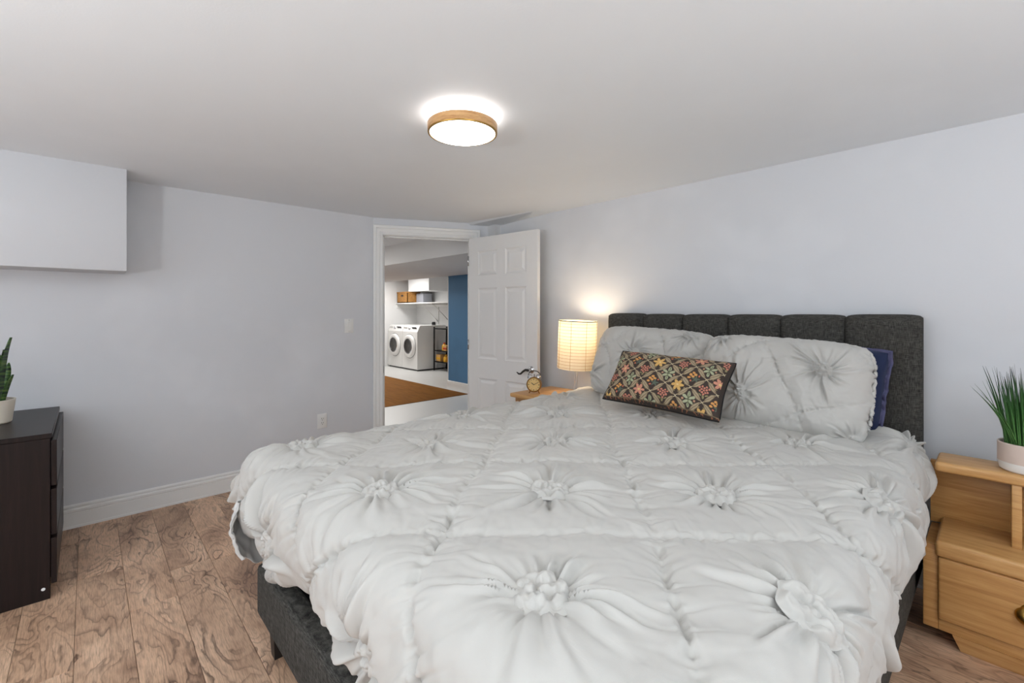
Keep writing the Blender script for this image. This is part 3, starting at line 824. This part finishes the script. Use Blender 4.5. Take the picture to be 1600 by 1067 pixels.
def lattice_inv(i, j):
    ca, sa = math.cos(YAW), math.sin(YAW)
    F = 1.385 + .508 * j; R = .119 + .06 * j + .513 * i
    return R * ca - F * sa, R * sa + F * ca
def duvet_base(s, t):
    s = np.asarray(s, float); t = np.asarray(t, float)
    cx = np.clip(s, DX0, DX1); cy = np.clip(t, DY0, 99)
    dx = s - cx; dy = t - cy
    lx = np.where(dx < 0, PR_L[2], PR_R[2]); ly = PR_F[2]
    nx = np.abs(dx) / lx; ny = np.abs(dy) / ly
    n = np.minimum(np.maximum(nx, ny), 1.0); psi = np.arctan2(ny, nx + 1e-9)
    c = np.where(n > 0, np.cos(psi), 0); sn = np.where(n > 0, np.sin(psi), 0)
    g = np.linspace(0, 1, NP)
    ox = np.where(dx < 0, np.interp(n, g, PR_L[0]), np.interp(n, g, PR_R[0])); zx = np.where(dx < 0, np.interp(n, g, PR_L[1]), np.interp(n, g, PR_R[1]))
    oy = np.interp(n, g, PR_F[0]); zy = np.interp(n, g, PR_F[1])
    pw = .75
    X = cx + np.sign(dx) * ox * np.abs(c) ** pw; Y = cy - oy * np.abs(sn) ** pw
    w = sn ** 2; drop = zx * (1 - w) + zy * w
    crown = .016 * np.sin(np.clip((cx - DX0) / (DX1 - DX0), 0, 1) * PI) + .012 * perlin(cx * 1.7, cy * 1.7, 21)
    hemw = .030 * perlin(s * 3.2 + 3, t * 3.2, 23) * n ** 2
    X = X + np.sign(dx) * c * .022 * perlin(s * 2.2, t * 4.5, 25) * n; Y = Y - sn * .022 * perlin(s * 4.5, t * 2.2, 26) * n
    pil = .02 * sstep(2.2, 2.6, cy)
    wn = sstep(0, .45, n)
    X = X + np.where(dx < 0, .14 * sstep(1.8, 2.3, cy), -.03 * sstep(2.25, 2.42, cy)) * wn * np.abs(c)
    Z = DZ + drop + crown + hemw + pil
    return X, Y, Z, n
def duvet_normal(X, Y, Z):
    dXs = np.gradient(X, axis=0); dYs = np.gradient(Y, axis=0); dZs = np.gradient(Z, axis=0)
    dXt = np.gradient(X, axis=1); dYt = np.gradient(Y, axis=1); dZt = np.gradient(Z, axis=1)
    nx = dYs * dZt - dZs * dYt; ny = dZs * dXt - dXs * dZt; nz = dXs * dYt - dYs * dXt
    l = np.sqrt(nx ** 2 + ny ** 2 + nz ** 2) + 1e-12
    return nx / l, ny / l, nz / l
ST = 0.0048
ss = np.arange(DX0 - PR_L[2], DX1 + PR_R[2] + ST, ST); tt = np.arange(DY0 - PR_F[2], DY1 + ST, ST)
Sg, Tg = np.meshgrid(ss, tt, indexing='ij')
bX, bY, bZ, bN = duvet_base(Sg, Tg)
nX, nY, nZ = duvet_normal(bX, bY, bZ)
for A in (nX, nY, nZ):                                 # soften the normals a little
    for _ in range(4):
        A[1:-1, 1:-1] = (A[1:-1, 1:-1] * 2 + A[:-2, 1:-1] + A[2:, 1:-1] + A[1:-1, :-2] + A[1:-1, 2:]) / 6
li, lj = lattice(Sg, Tg)
rel = ruched(li, lj, LP, 0)
edge = 1 - .6 * sstep(.85, 1.0, bN)
boost = 1 + .5 * sstep(.1, .5, bN)
rel = rel * edge * boost + .02 * bN * (perlin(Sg * 9, Tg * 9, 31) * .6)
dX, dY, dZ = bX + nX * rel, bY + nY * rel, bZ + nZ * rel
dv = thing('duvet', 'white ruched duvet with gathered rosettes spread over the bed', 'duvet', (-1.07, 1.5, .40))
grid_mesh('cover', dX + 1.07, dY - 1.5, dZ - .40, 'duvet', dv)
knobs = [knob_mesh('rosette', .064, .018, k) for k in range(4)]
ssi = lambda a, arr: int(np.clip(round((a - arr[0]) / ST), 0, len(arr) - 1))
cnt = 0
for jj in range(-3, 5):
    for ii in range(-4, 6):
        s0, t0 = lattice_inv(ii, jj)
        for _ in range(12):                          # follow the same irregular lattice as the relief
            wi, wj = lattice(np.array(s0), np.array(t0))
            w2 = (float(wi + .05 * perlin(wi * 1.3, wj * 1.3, 3)), float(wj + .05 * perlin(wi * 1.3, wj * 1.3, 4)))
            a2, b2 = lattice_inv(ii - (w2[0] - wi), jj - (w2[1] - wj)); s0, t0 = float(a2), float(b2)
        if not (ss[0] + .06 < s0 < ss[-1] - .06 and tt[0] + .06 < t0 < 2.35): continue
        p, q = ssi(s0, ss), ssi(t0, tt)
        if bN[p, q] > .86: continue
        nv = Vector((nX[p, q], nY[p, q], nZ[p, q])); pos = Vector((dX[p, q], dY[p, q], dZ[p, q]))
        o = bpy.data.objects.new('rosette', knobs[cnt % 4]); link(o, dv)
        o.rotation_mode = 'QUATERNION'
        o.rotation_quaternion = Vector((0, 0, 1)).rotation_difference(nv) @ Matrix.Rotation(cnt * 1.7, 3, 'Z').to_quaternion()
        o.location = pos - Vector((-1.07, 1.5, .40)) - nv * .002
        sc = 1.0 if bN[p, q] < .3 else .9
        o.scale = (sc * 1.1, sc * .95, sc)
        cnt += 1

# corner of the under sheet that hangs out below the duvet
n, m = 90, 60
u = np.linspace(0, 1, n)[:, None]; v = np.linspace(0, 1, m)[None, :]
ax = np.concatenate([np.full(54, 1.0), np.linspace(1, 0, 36)])[:, None]
arc = np.linspace(0, 1.25, n)[:, None]
straight = .8
yy = np.where(arc < straight, 1.30 - arc, .50 - .075 * np.sin(np.clip((arc - straight) / .2, 0, PI / 2)))
xx = np.where(arc < straight, -2.05, -2.05 + .075 * (1 - np.cos(np.clip((arc - straight) / .2, 0, PI / 2))))
yy = np.maximum(yy, .425)
low = .365 - .075 * np.exp(-((arc - .78) / .16) ** 2)
z = .56 + (low - .56) * v + .004 * perlin(arc * 9, v * 2, 41) * v
bulge = .03 * np.sin(v * PI) + .014 * perlin(arc * 8, v * 3 + arc * 4, 42) + .007 * perlin(arc * 22, v * 6, 43)
nxs = np.where(arc < straight, -1.0, -np.cos(np.clip((arc - straight) / .2, 0, PI / 2))); nys = np.where(arc < straight, 0, -np.sin(np.clip((arc - straight) / .2, 0, PI / 2)))
sh_o = grid_mesh('bed_sheet', xx + nxs * bulge + .05 * v, yy + nys * bulge, z, 'sheet')
sd = sh_o.modifiers.new('thick', 'SOLIDIFY'); sd.thickness = .004
tag(sh_o, 'white sheet corner hanging out below the duvet at the foot', 'sheet')

# ------------------------------------------------------------------ pillows
def pillow_grid(w, h, T, nu, nv, corner=.28, edge=4.0, concave=0.0):
    u = np.linspace(-1, 1, nu)[:, None] + 0 * np.zeros((1, nv)); v = np.linspace(-1, 1, nv)[None, :] + 0 * np.zeros((nu, 1))
    X = w / 2 * u * np.sqrt(1 - corner * v ** 4 * np.abs(u) ** 2) * (1 - concave * (1 - v ** 2) * u ** 2)
    Z = h / 2 * v * np.sqrt(1 - corner * u ** 4 * np.abs(v) ** 2) * (1 - concave * (1 - u ** 2) * v ** 2)
    th = T / 2 * ((1 - np.abs(u) ** edge) * (1 - np.abs(v) ** edge)) ** .55
    return u, v, X, Z, th
def sham(name, label, w, h, T, pos, rot, seed, li0, lj0, pitch, group):
    t = thing(name, label, 'pillow', pos, rot=rot, group=group)
    u, v, X, Z, th = pillow_grid(w, h, T, 190, 130, .2, 3.4)
    ca, sa = math.cos(.5), math.sin(.5)
    i = ((X * ca + Z * sa) / pitch) + li0; j = ((-X * sa + Z * ca) / pitch) + lj0
    rel = ruched(i, j, pitch, seed, knob=False, warp=.16, seam=.6) * 1.5
    env = np.clip((th / (T / 2)) * 2.2, 0, 1)
    ed = 1 - env
    jit = .012 * perlin(u * 9 + seed, v * 9, seed + 12) * ed
    X2 = X * (1 + jit / (w / 2) * np.abs(u)); Z2 = Z * (1 + jit / (h / 2) * np.abs(v) * 1.0)
    Yf = -th - rel * env; Yb = th * .7
    grid_mesh('sham_cover', X2, Yf, Z2, 'duvet', t, extra=(X2, Yb, Z2))
    # gathered edge
    P = []
    for k in range(260):
        a = 2 * PI * k / 260
        c, s_ = math.cos(a), math.sin(a); f = 1 / max(abs(c), abs(s_)); uu, vv = c * f, s_ * f
        x = w / 2 * uu * math.sqrt(1 - .2 * vv ** 4 * uu ** 2); zz = h / 2 * vv * math.sqrt(1 - .2 * uu ** 4 * vv ** 2)
        k1 = float(perlin(k * .35, 3.3, seed)); k2 = float(perlin(k * .5, 8.3, seed))
        P.append((x * (1 + .012 * k1), .008 * k2, zz * (1 + .012 * k1)))
    P.append(P[0])
    tube('gathered_edge', P, [.007 + .004 * abs(float(perlin(k * .6, 1.1, seed))) for k in range(261)], 'duvet', t)
    return t
sham('pillow_sham', 'white ruched pillow leaning on the headboard, left, behind the patterned cushion', .80, .47, .20, (-1.48, 2.545, .955), (-.36, .045, -.02), 51, .12, -.18, .36, 'white ruched pillow shams')
sham('pillow_sham', 'white ruched pillow in front of the navy pillow', .74, .46, .23, (-.735, 2.455, .935), (-.36, .04, .03), 57, .42, .02, .34, 'white ruched pillow shams')

def plain_pillow(name, label, w, h, T, pos, rot, mat, seed, piping=None):
    t = thing(name, label, 'pillow', pos, rot=rot)
    u, v, X, Z, th = pillow_grid(w, h, T, 80, 60, .10, 4, .05)
    wr = .010 * perlin(u * 2.5 + seed, v * 2.5, seed) + .004 * perlin(u * 7, v * 7, seed + 1)
    env = np.clip(th / (T / 2) * 2, 0, 1)
    grid_mesh('pillow_case', X, -th - wr * env, Z, mat, t, extra=(X, th, Z))
    if piping:
        P = []; Q = []
        for k in range(160):
            a = 2 * PI * k / 160; c, s_ = math.cos(a), math.sin(a); f = 1 / max(abs(c), abs(s_)); uu, vv = c * f, s_ * f
            x = w / 2 * uu * math.sqrt(1 - .10 * vv ** 4 * uu ** 2) * (1 - .05 * (1 - vv ** 2) * uu ** 2)
            zz = h / 2 * vv * math.sqrt(1 - .10 * uu ** 4 * vv ** 2) * (1 - .05 * (1 - uu ** 2) * vv ** 2)
            wv_ = .006 * math.sin(k * .55) + .004 * math.sin(k * 1.3)
            P.append((x, wv_, zz)); Q.append((x * (1 + .014 / (w / 2)), wv_ * 1.6 + .006 * math.sin(k * .9), zz * (1 + .010 / (h / 2))))
        P.append(P[0]); Q.append(Q[0])
        tube('piping', P, .0042, piping, t)
        V = P + Q; nP = len(P)
        fl = obj('flange', V, [(k, k + 1, nP + k + 1, nP + k) for k in range(nP - 1)], 'lavender_trim' if piping else mat, t, smooth=True)
        fl.modifiers.new('thick', 'SOLIDIFY').thickness = .003
    return t
plain_pillow('navy_pillow', 'navy blue pillow with lavender piping at the right of the headboard', .42, .385, .13, (-.548, 2.605, .94), (-.17, .09, 0), 'navy_fabric', 61, 'lavender_trim')
plain_pillow('black_pillow', 'black pillow peeking out between the two white pillows', .50, .38, .09, (-1.02, 2.638, .945), (-.10, .02, 0), 'black_fabric', 63)

# patterned cushion: flat woven print computed per vertex
def cushion():
    w, h, T = .64, .325, .17
    t = thing('throw_cushion', 'brown floral lattice lumbar cushion leaning on the white pillows', 'cushion', (-1.165, 2.165, .925), rot=(-.66, .035, .035))
    u, v, X, Z, th = pillow_grid(w, h, T, 460, 240, .07, 2.8, .075)
    wr = .009 * perlin(u * 2.2, v * 2.2, 71) + .004 * perlin(u * 6, v * 5, 72)
    env = np.clip(th / (T / 2) * 2, 0, 1)
    o = grid_mesh('front_cover', X, -th - wr * env, Z, 'print_fabric', t)
    c = lambda r, g, b: np.array(srgb(r, g, b)[:3])
    p = u * w / 2 + .02; q = v * h / 2 - .012
    p = p + .002 * perlin(p * 60, q * 60, 73); q = q + .002 * perlin(p * 60, q * 60, 74)
    al, be = p / .064, q / .056
    mm, nn = (al + be) / 2, (al - be) / 2
    col = np.zeros(u.shape + (3,)) + c(64, 52, 46)
    def put(mask, cc, soft=None):
        col[mask] = cc
    im, in_ = np.floor(mm), np.floor(nn); fm, fn = mm - im, nn - in_
    # motif inside each lozenge, local coordinates centred, x right z up
    x_ = ((fm - .5) + (fn - .5)) / 1.22; z_ = ((fm - .5) - (fn - .5)) / 1.22
    kind = ((im + 2 * in_) % 4).astype(int)
    r = np.hypot(x_, z_); th_ = np.arctan2(z_, x_)
    def ell(cx, cz, rx, rz, rot=0.0):
        a, b = x_ - cx, z_ - cz; ca, sa = math.cos(rot), math.sin(rot)
        return ((a * ca + b * sa) / rx) ** 2 + ((-a * sa + b * ca) / rz) ** 2 < 1
    k0 = kind == 0
    for e in [(0, .34, .1, .2, 0), (-.22, .12, .2, .1, -.6), (.22, .12, .2, .1, .6), (-.16, -.2, .18, .09, .7), (.16, -.2, .18, .09, -.7), (0, -.42, .09, .16, 0)]:
        put(k0 & ell(*e), c(176, 180, 146))
    put(k0 & (np.abs(x_) < .03) & (np.abs(z_) < .5), c(112, 118, 88))
    put(k0 & ell(.36, -.05, .06, .08), c(196, 150, 120)); put(k0 & ell(-.36, -.05, .06, .08), c(196, 150, 120))
    k1 = kind == 1
    for a, b in [(0, .02), (.15, .1), (-.15, .1), (0, .2), (.1, -.12), (-.1, -.12), (.24, -.05), (-.24, -.05), (0, -.26), (.13, .3), (-.13, .3), (.3, .2), (-.3, .2)]:
        put(k1 & ell(a, b, .066, .075), c(206, 134, 112))
    put(k1 & ell(0, -.44, .06, .12), c(150, 140, 100)); put(k1 & ell(.2, -.3, .12, .05, .6), c(150, 140, 100)); put(k1 & ell(-.2, -.3, .12, .05, -.6), c(150, 140, 100))
    k2 = kind == 2
    star = r < .42 * (.42 + .58 * np.abs(np.cos(th_ * 3)) ** 1.2)
    put(k2 & star, c(222, 178, 106)); put(k2 & (r < .1), c(190, 116, 60))
    alt = k2 & (((im + in_) % 2) == 0) & star; put(alt, c(214, 150, 124)); put(k2 & (r < .09), c(232, 200, 140))
    put(k2 & (r > .44) & (r < .5) & (np.abs(np.sin(th_ * 4)) > .75), c(170, 150, 110))
    k3 = kind == 3
    for a, b in [(-.2, .15), (-.05, .32), (.1, .2), (-.28, -.08), (-.05, .05)]: put(k3 & ell(a, b, .1, .085), c(220, 160, 92))
    for a in range(5):
        an = a * 2 * PI / 5 + .3; put(k3 & ell(.15 + .13 * math.cos(an), -.15 + .13 * math.sin(an), .15, .055, an), c(92, 104, 90))
    put(k3 & ell(-.12, -.32, .07, .07), c(212, 120, 92)); put(k3 & ell(.34, .12, .06, .07), c(212, 120, 92))
    # leaves along the lattice lines
    for f_, g_, i_, k_ in ((fm, fn, im, in_), (fn, fm, in_, im)):
        dm = np.minimum(f_, 1 - f_); sd_ = np.where(f_ < .5, 1, -1)
        wv = .135 * np.sin(np.clip((g_ - .08) / .84, 0, 1) * PI) ** .7
        sgn = .025 * np.sin(g_ * 2 * PI) * sd_
        lf = np.abs(dm - sgn) < wv
        put(lf, c(176, 158, 128)); put(lf & (np.abs(dm - sgn) > wv - .03), c(128, 112, 88)); put(lf & (dm < .016), c(120, 102, 80))
        put((dm < .02) & ((g_ < .12) | (g_ > .88)), c(206, 190, 156))
    # hem band at the border with small dots
    bd = (np.abs(u) > .955) | (v < -.90) | (v > .95)
    put(bd, c(58, 48, 42))
    dots = bd & (perlin(p * 90, q * 90, 77) > .28) & (np.abs(np.abs(v) - .955) < .03)
    put(dots, c(150, 96, 68))
    put(bd & (v < -.90) & (v > -.925), c(120, 104, 80))
    ca_ = o.data.color_attributes.new('print', 'FLOAT_COLOR', 'POINT')
    rgba = np.ones((u.size, 4), np.float32); rgba[:, :3] = col.reshape(-1, 3)
    ca_.data.foreach_set('color', rgba.ravel())
    u2, v2, X2, Z2, th2 = pillow_grid(w, h, T, 60, 40, .07, 2.8, .075)
    b = grid_mesh('back_cover', X2[::-1], (th2 * .9)[::-1], Z2[::-1], 'gold_fabric', t)
    P = []
    for k in range(120):
        a = 2 * PI * k / 120; cc, s_ = math.cos(a), math.sin(a); f = 1 / max(abs(cc), abs(s_)); uu, vv = cc * f, s_ * f
        P.append((w / 2 * uu * math.sqrt(1 - .07 * vv ** 4 * uu ** 2) * (1 - .075 * (1 - vv ** 2) * uu ** 2), 0, h / 2 * vv * math.sqrt(1 - .07 * uu ** 4 * vv ** 2) * (1 - .075 * (1 - uu ** 2) * vv ** 2)))
    P.append(P[0]); tube('edge_seam', P, .0035, 'black_fabric', t)
cushion()

# ------------------------------------------------------------------ right nightstand
nsd = thing('nightstand', 'light oak step nightstand with brass drawer pull, right of the bed', 'nightstand', (-.20, 2.37, 0))
# local x from the left edge, y from the front plane backwards
def nb(name, lo, hi, mat='oak', bev=.004, parent=nsd, seg=2): return box(name, lo, hi, mat, parent, bev, seg)
NW = .60
nb('carcass', (.002, .045, .070), (NW, .33, .372), 'oak_panel', .004)
nb('lower_rail', (.0435, .022, .066), (NW, .05, .108), 'oak_panel', .003)
nb('side_stile', (0, .022, .066), (.0435, .05, .385), 'oak_panel', .003)
nb('back_riser', (-.02 + .02, .31, .38), (NW, .335, .645), 'oak_panel', .002)
nb('step_top', (.036, .0, .352), (NW - .02, .315, .412), 'oak', .012, seg=4)
dr = nb('drawer_front', (.044, .006, .112), (NW - .04, .03, .350), 'oak_panel', .008, seg=4)
nb('divider', (.235, .14, .41), (.262, .315, .646), 'oak', .004)
nb('divider', (.50, .14, .41), (.527, .315, .646), 'oak', .004)
nb('top_slab', (.026, .128, .645), (NW - .02, .322, .684), 'oak', .012, seg=4)
# sloping plinth
V = [(.082, .02, .066), (.555, .02, .066), (.555, .30, .066), (.082, .30, .066), (.104, .048, 0), (.535, .048, 0), (.535, .28, 0), (.104, .28, 0)]
obj('plinth', V, [(0, 1, 5, 4), (1, 2, 6, 5), (2, 3, 7, 6), (3, 0, 4, 7), (4, 5, 6, 7), (3, 2, 1, 0)], 'oak', nsd)
hx_ = .285
bp = lathe('pull_plate', [(0, .004), (.03, .004), (.033, 0), (0, 0)], 'brass', dr, (hx_, .006, .247), (PI / 2, 0, 0), 32)
# brass cup pull: a dished half shell
nu_, nv_ = 24, 12
uu = np.linspace(0, 2 * PI, nu_ * 2)[:, None]; vv = np.linspace(0, 1, nv_)[None, :]
rx = .046 * np.sin(vv * PI / 2); dish = -.026 * np.cos(vv * PI / 2) * (1.0 + 0 * uu)
pX = rx * np.cos(uu); pZ = rx * np.sin(uu) * .78; pY = dish * (1 - .35 * np.sin(uu)) - .002
o_ = grid_mesh('cup_pull', hx_ + pX, .006 + pY, .232 + pZ, 'brass', dr)
tube('pull_knob', [(hx_, .004, .275), (hx_, -.02, .272)], .008, 'brass', dr)

# grass plant
gp = thing('grass_plant', 'grass plant in a pale pink pot on the right nightstand', 'plant', (.082, 2.592, .684))
lathe('pot', [(0, .0), (.070, .0), (.078, .006), (.084, .034), (.0845, .105), (.081, .108), (.078, .105), (.076, .09), (0, .09)], 'ceramic_pink', gp, n=48)
lathe('pot_base_band', [(.0705, -.0), (.0788, .006), (.0848, .034), (.0846, .036)], 'ceramic_white', gp, n=48)
lathe('soil', [(0, .094), (.0765, .092)], 'soil', gp, n=32)
rg = random.Random(3)
def grass(az, r0, lean, L, w, curl):
    n = 7; V, F = [], []
    x0, y0 = r0 * math.cos(az), r0 * math.sin(az)
    for i in range(n + 1):
        t = i / n; s = (lean * t + curl * t * t) * L
        cx, cy, cz = x0 + math.cos(az) * s, y0 + math.sin(az) * s, .09 + L * t * math.sqrt(max(.2, 1 - (lean * .6) ** 2))
        a = az + PI / 2 + .6; ww = w * (1 - .92 * t ** 2.5)
        dx, dy = math.cos(a) * ww, math.sin(a) * ww; nx, ny = -dy * .5, dx * .5
        V += [(cx - dx, cy - dy, cz), (cx + nx, cy + ny, cz), (cx + dx, cy + dy, cz)]
    for i in range(n):
        for k in range(3): F.append((i * 3 + k, i * 3 + (k + 1) % 3, i * 3 + 3 + (k + 1) % 3, i * 3 + 3 + k))
    obj('leaf', V, F, 'grass_leaf', gp, smooth=True)
for k in range(175):
    grass(rg.uniform(0, 2 * PI), .066 * math.sqrt(rg.random()), rg.uniform(.02, .22), rg.uniform(.19, .315), rg.uniform(.0022, .0040), rg.uniform(-.02, .10))
for L, le, cu, az in ((.24, .30, .42, 3.75), (.235, .32, .50, 3.85), (.225, .34, .52, 3.95), (.245, .25, .34, 3.7)):
    grass(az + .25, .06, le, L, .0026, cu)

# ------------------------------------------------------------------ left nightstand with lamp and clock
ln = thing('nightstand', 'oak nightstand beside the open door holding lamp and clock', 'nightstand', (-2.485, 2.30, 0))
box('top_slab', (0, 0, .652), (.45, .46, .682), 'oak', ln, .010, 4)
box('carcass', (.03, .03, .10), (.42, .44, .652), 'oak_panel', ln, .004)
for k in range(2):
    d_ = box('drawer_front', (.045, .014, .13 + k * .26), (.405, .03, .37 + k * .26), 'oak_panel', ln, .006, 3)
    lathe('knob', [(0, .03), (.014, .028), (.017, .018), (.007, .01), (.007, 0), (0, 0)], 'brass', d_, (.245, .014, .25 + k * .26), (PI / 2, 0, 0), 20)
for x in (.05, .40):
    for yy in (.05, .40): box('leg', (x - .018, yy - .018, 0), (x + .018, yy + .018, .102), 'oak', ln, .003)

tl = thing('table_lamp', 'paper shade table lamp glowing beside the headboard', 'lamp', (-2.115, 2.615, .6855), rot=(0.0, .045, 0))
lathe('base', [(0, 0), (.07, 0), (.072, .006), (.06, .012), (.012, .018), (0, .018)], 'steel_white', tl, n=36)
for dx in (-.012, .012): tube('stem', [(dx, 0, .014), (dx, 0, .30)], .004, 'steel_white', tl, n=10)
shp = lathe('shade', [(.137, .186), (.140, .19), (.140, .53), (.137, .535)], 'shade_paper', tl, n=64)
for k in range(15):
    z = .20 + k * .0225
    lathe('shade_rib', [(.1402, z - .0011), (.1415, z), (.1402, z + .0011)], 'tan_card', shp, n=48)
for k in range(8):
    a = 2 * PI * k / 8 + .35
    tube('shade_seam', [(.1408 * math.cos(a), .1408 * math.sin(a), .188), (.1408 * math.cos(a), .1408 * math.sin(a), .533)], .0013, 'tan_card', shp, n=5)
lathe('shade_ring', [(.138, .531), (.1415, .531), (.1415, .537), (.138, .537), (.138, .531)], 'dark_metal', shp, n=48)
lathe('bulb', [(0, .46), (.018, .455), (.028, .435), (.028, .415), (.014, .385), (.012, .36), (0, .36)], 'bulb_glow', tl, n=20)
tube('socket', [(0, 0, .29), (0, 0, .362)], .014, 'dark_metal', tl)
bl = bpy.data.lights.new('bulb_light', 'POINT'); bl.energy = BULB_POWER; bl.color = (1.0, .86, .68); bl.shadow_soft_size = .055
blo = bpy.data.objects.new('bulb_light', bl); C.objects.link(blo); blo.parent = tl; blo.location = (0, 0, .455)

ck = thing('alarm_clock', 'brass twin bell alarm clock on the left nightstand', 'clock', (-2.345, 2.42, .682), rotz=YAW - .25)
R_ = .054; zc = R_ + .012
lathe('case', [(0, .02), (R_ * .93, .02), (R_, .014), (R_, -.02), (R_ * .85, -.028), (0, -.03)], 'aged_brass', ck, (0, 0, zc), (PI / 2, 0, 0), 40)
fc = lathe('dial_face', [(0, .0212), (R_ * .86, .0212)], 'clock_face', ck, (0, 0, zc), (PI / 2, 0, 0), 40)
lathe('bezel', [(R_ * .85, .020), (R_ * .90, .026), (R_ * 1.02, .022), (R_ * 1.02, .012)], 'aged_brass', ck, (0, 0, zc), (PI / 2, 0, 0), 40)
for k in range(12):
    a = k * PI / 6; rr0, rr1 = R_ * .64, R_ * (.78 if k % 3 else .80); ww = .0016 if k % 3 else .0026
    cx, cz = math.sin(a), math.cos(a)
    tube('hour_mark', [(cx * rr0, -.0216, zc + cz * rr0), (cx * rr1, -.0216, zc + cz * rr1)], ww, 'dark_plastic', ck, n=5)
tube('hand', [(0, -.023, zc), (.018 * 1.6, -.023, zc + .012 * 1.3)], .0017, 'dark_plastic', ck, n=6)
tube('hand', [(0, -.0236, zc), (-.017, -.0236, zc + .014)], .0022, 'dark_plastic', ck, n=6)
for s_ in (-1, 1):
    lathe('bell', [(0, .022), (.012, .020), (.020, .012), (.023, .0), (.021, .0), (0, .014)], 'chrome', ck, (s_ * .030, 0, zc + R_ - .002), (0, s_ * .55, 0), 24)
    tube('bell_post', [(s_ * .026, 0, zc + R_ - .012), (s_ * .036, 0, zc + R_ + .012)], .003, 'chrome', ck)
    tube('foot', [(s_ * .028, 0, zc - R_ + .008), (s_ * .040, 0, .0)], [.005, .004], 'aged_brass', ck)
tube('handle', [(math.cos(a) * .045, 0, zc + R_ + .012 + math.sin(a) * .034) for a in np.linspace(0, PI, 15)], .0032, 'dark_metal', ck)
tube('hammer', [(0, 0, zc + R_ - .004), (0, 0, zc + R_ + .020)], [.002, .004], 'dark_metal', ck)

# ------------------------------------------------------------------ unseen floor lamps, added behind the camera to brighten the ceiling
def uplight(label, x, y, power):
    t = thing('floor_lamp', label, 'lamp', (x, y, 0))
    lathe('base', [(0, 0), (.14, 0), (.145, .01), (.12, .022), (.02, .03), (0, .03)], 'steel_white', t)
    tube('pole', [(0, 0, .02), (0, 0, 1.04)], .012, 'steel_white', t)
    lathe('bowl', [(0, 1.03), (.05, 1.035), (.13, 1.05), (.19, 1.09), (.195, 1.09), (.135, 1.042), (.05, 1.025), (0, 1.02)], 'ceramic_white', t)
    up = area('uplight', (0, 0, 1.10), (PI, 0, 0), .30, .30, power, (.93, .98, 1.01), 'DISK'); up.parent = t
uplight('white bowl uplight floor lamp near the front wall', -0.7, -1.7, UPLIGHT_POWER)
uplight('white bowl uplight floor lamp beside the right wall', 1.5, 0.35, UPLIGHT_POWER * 0.8)
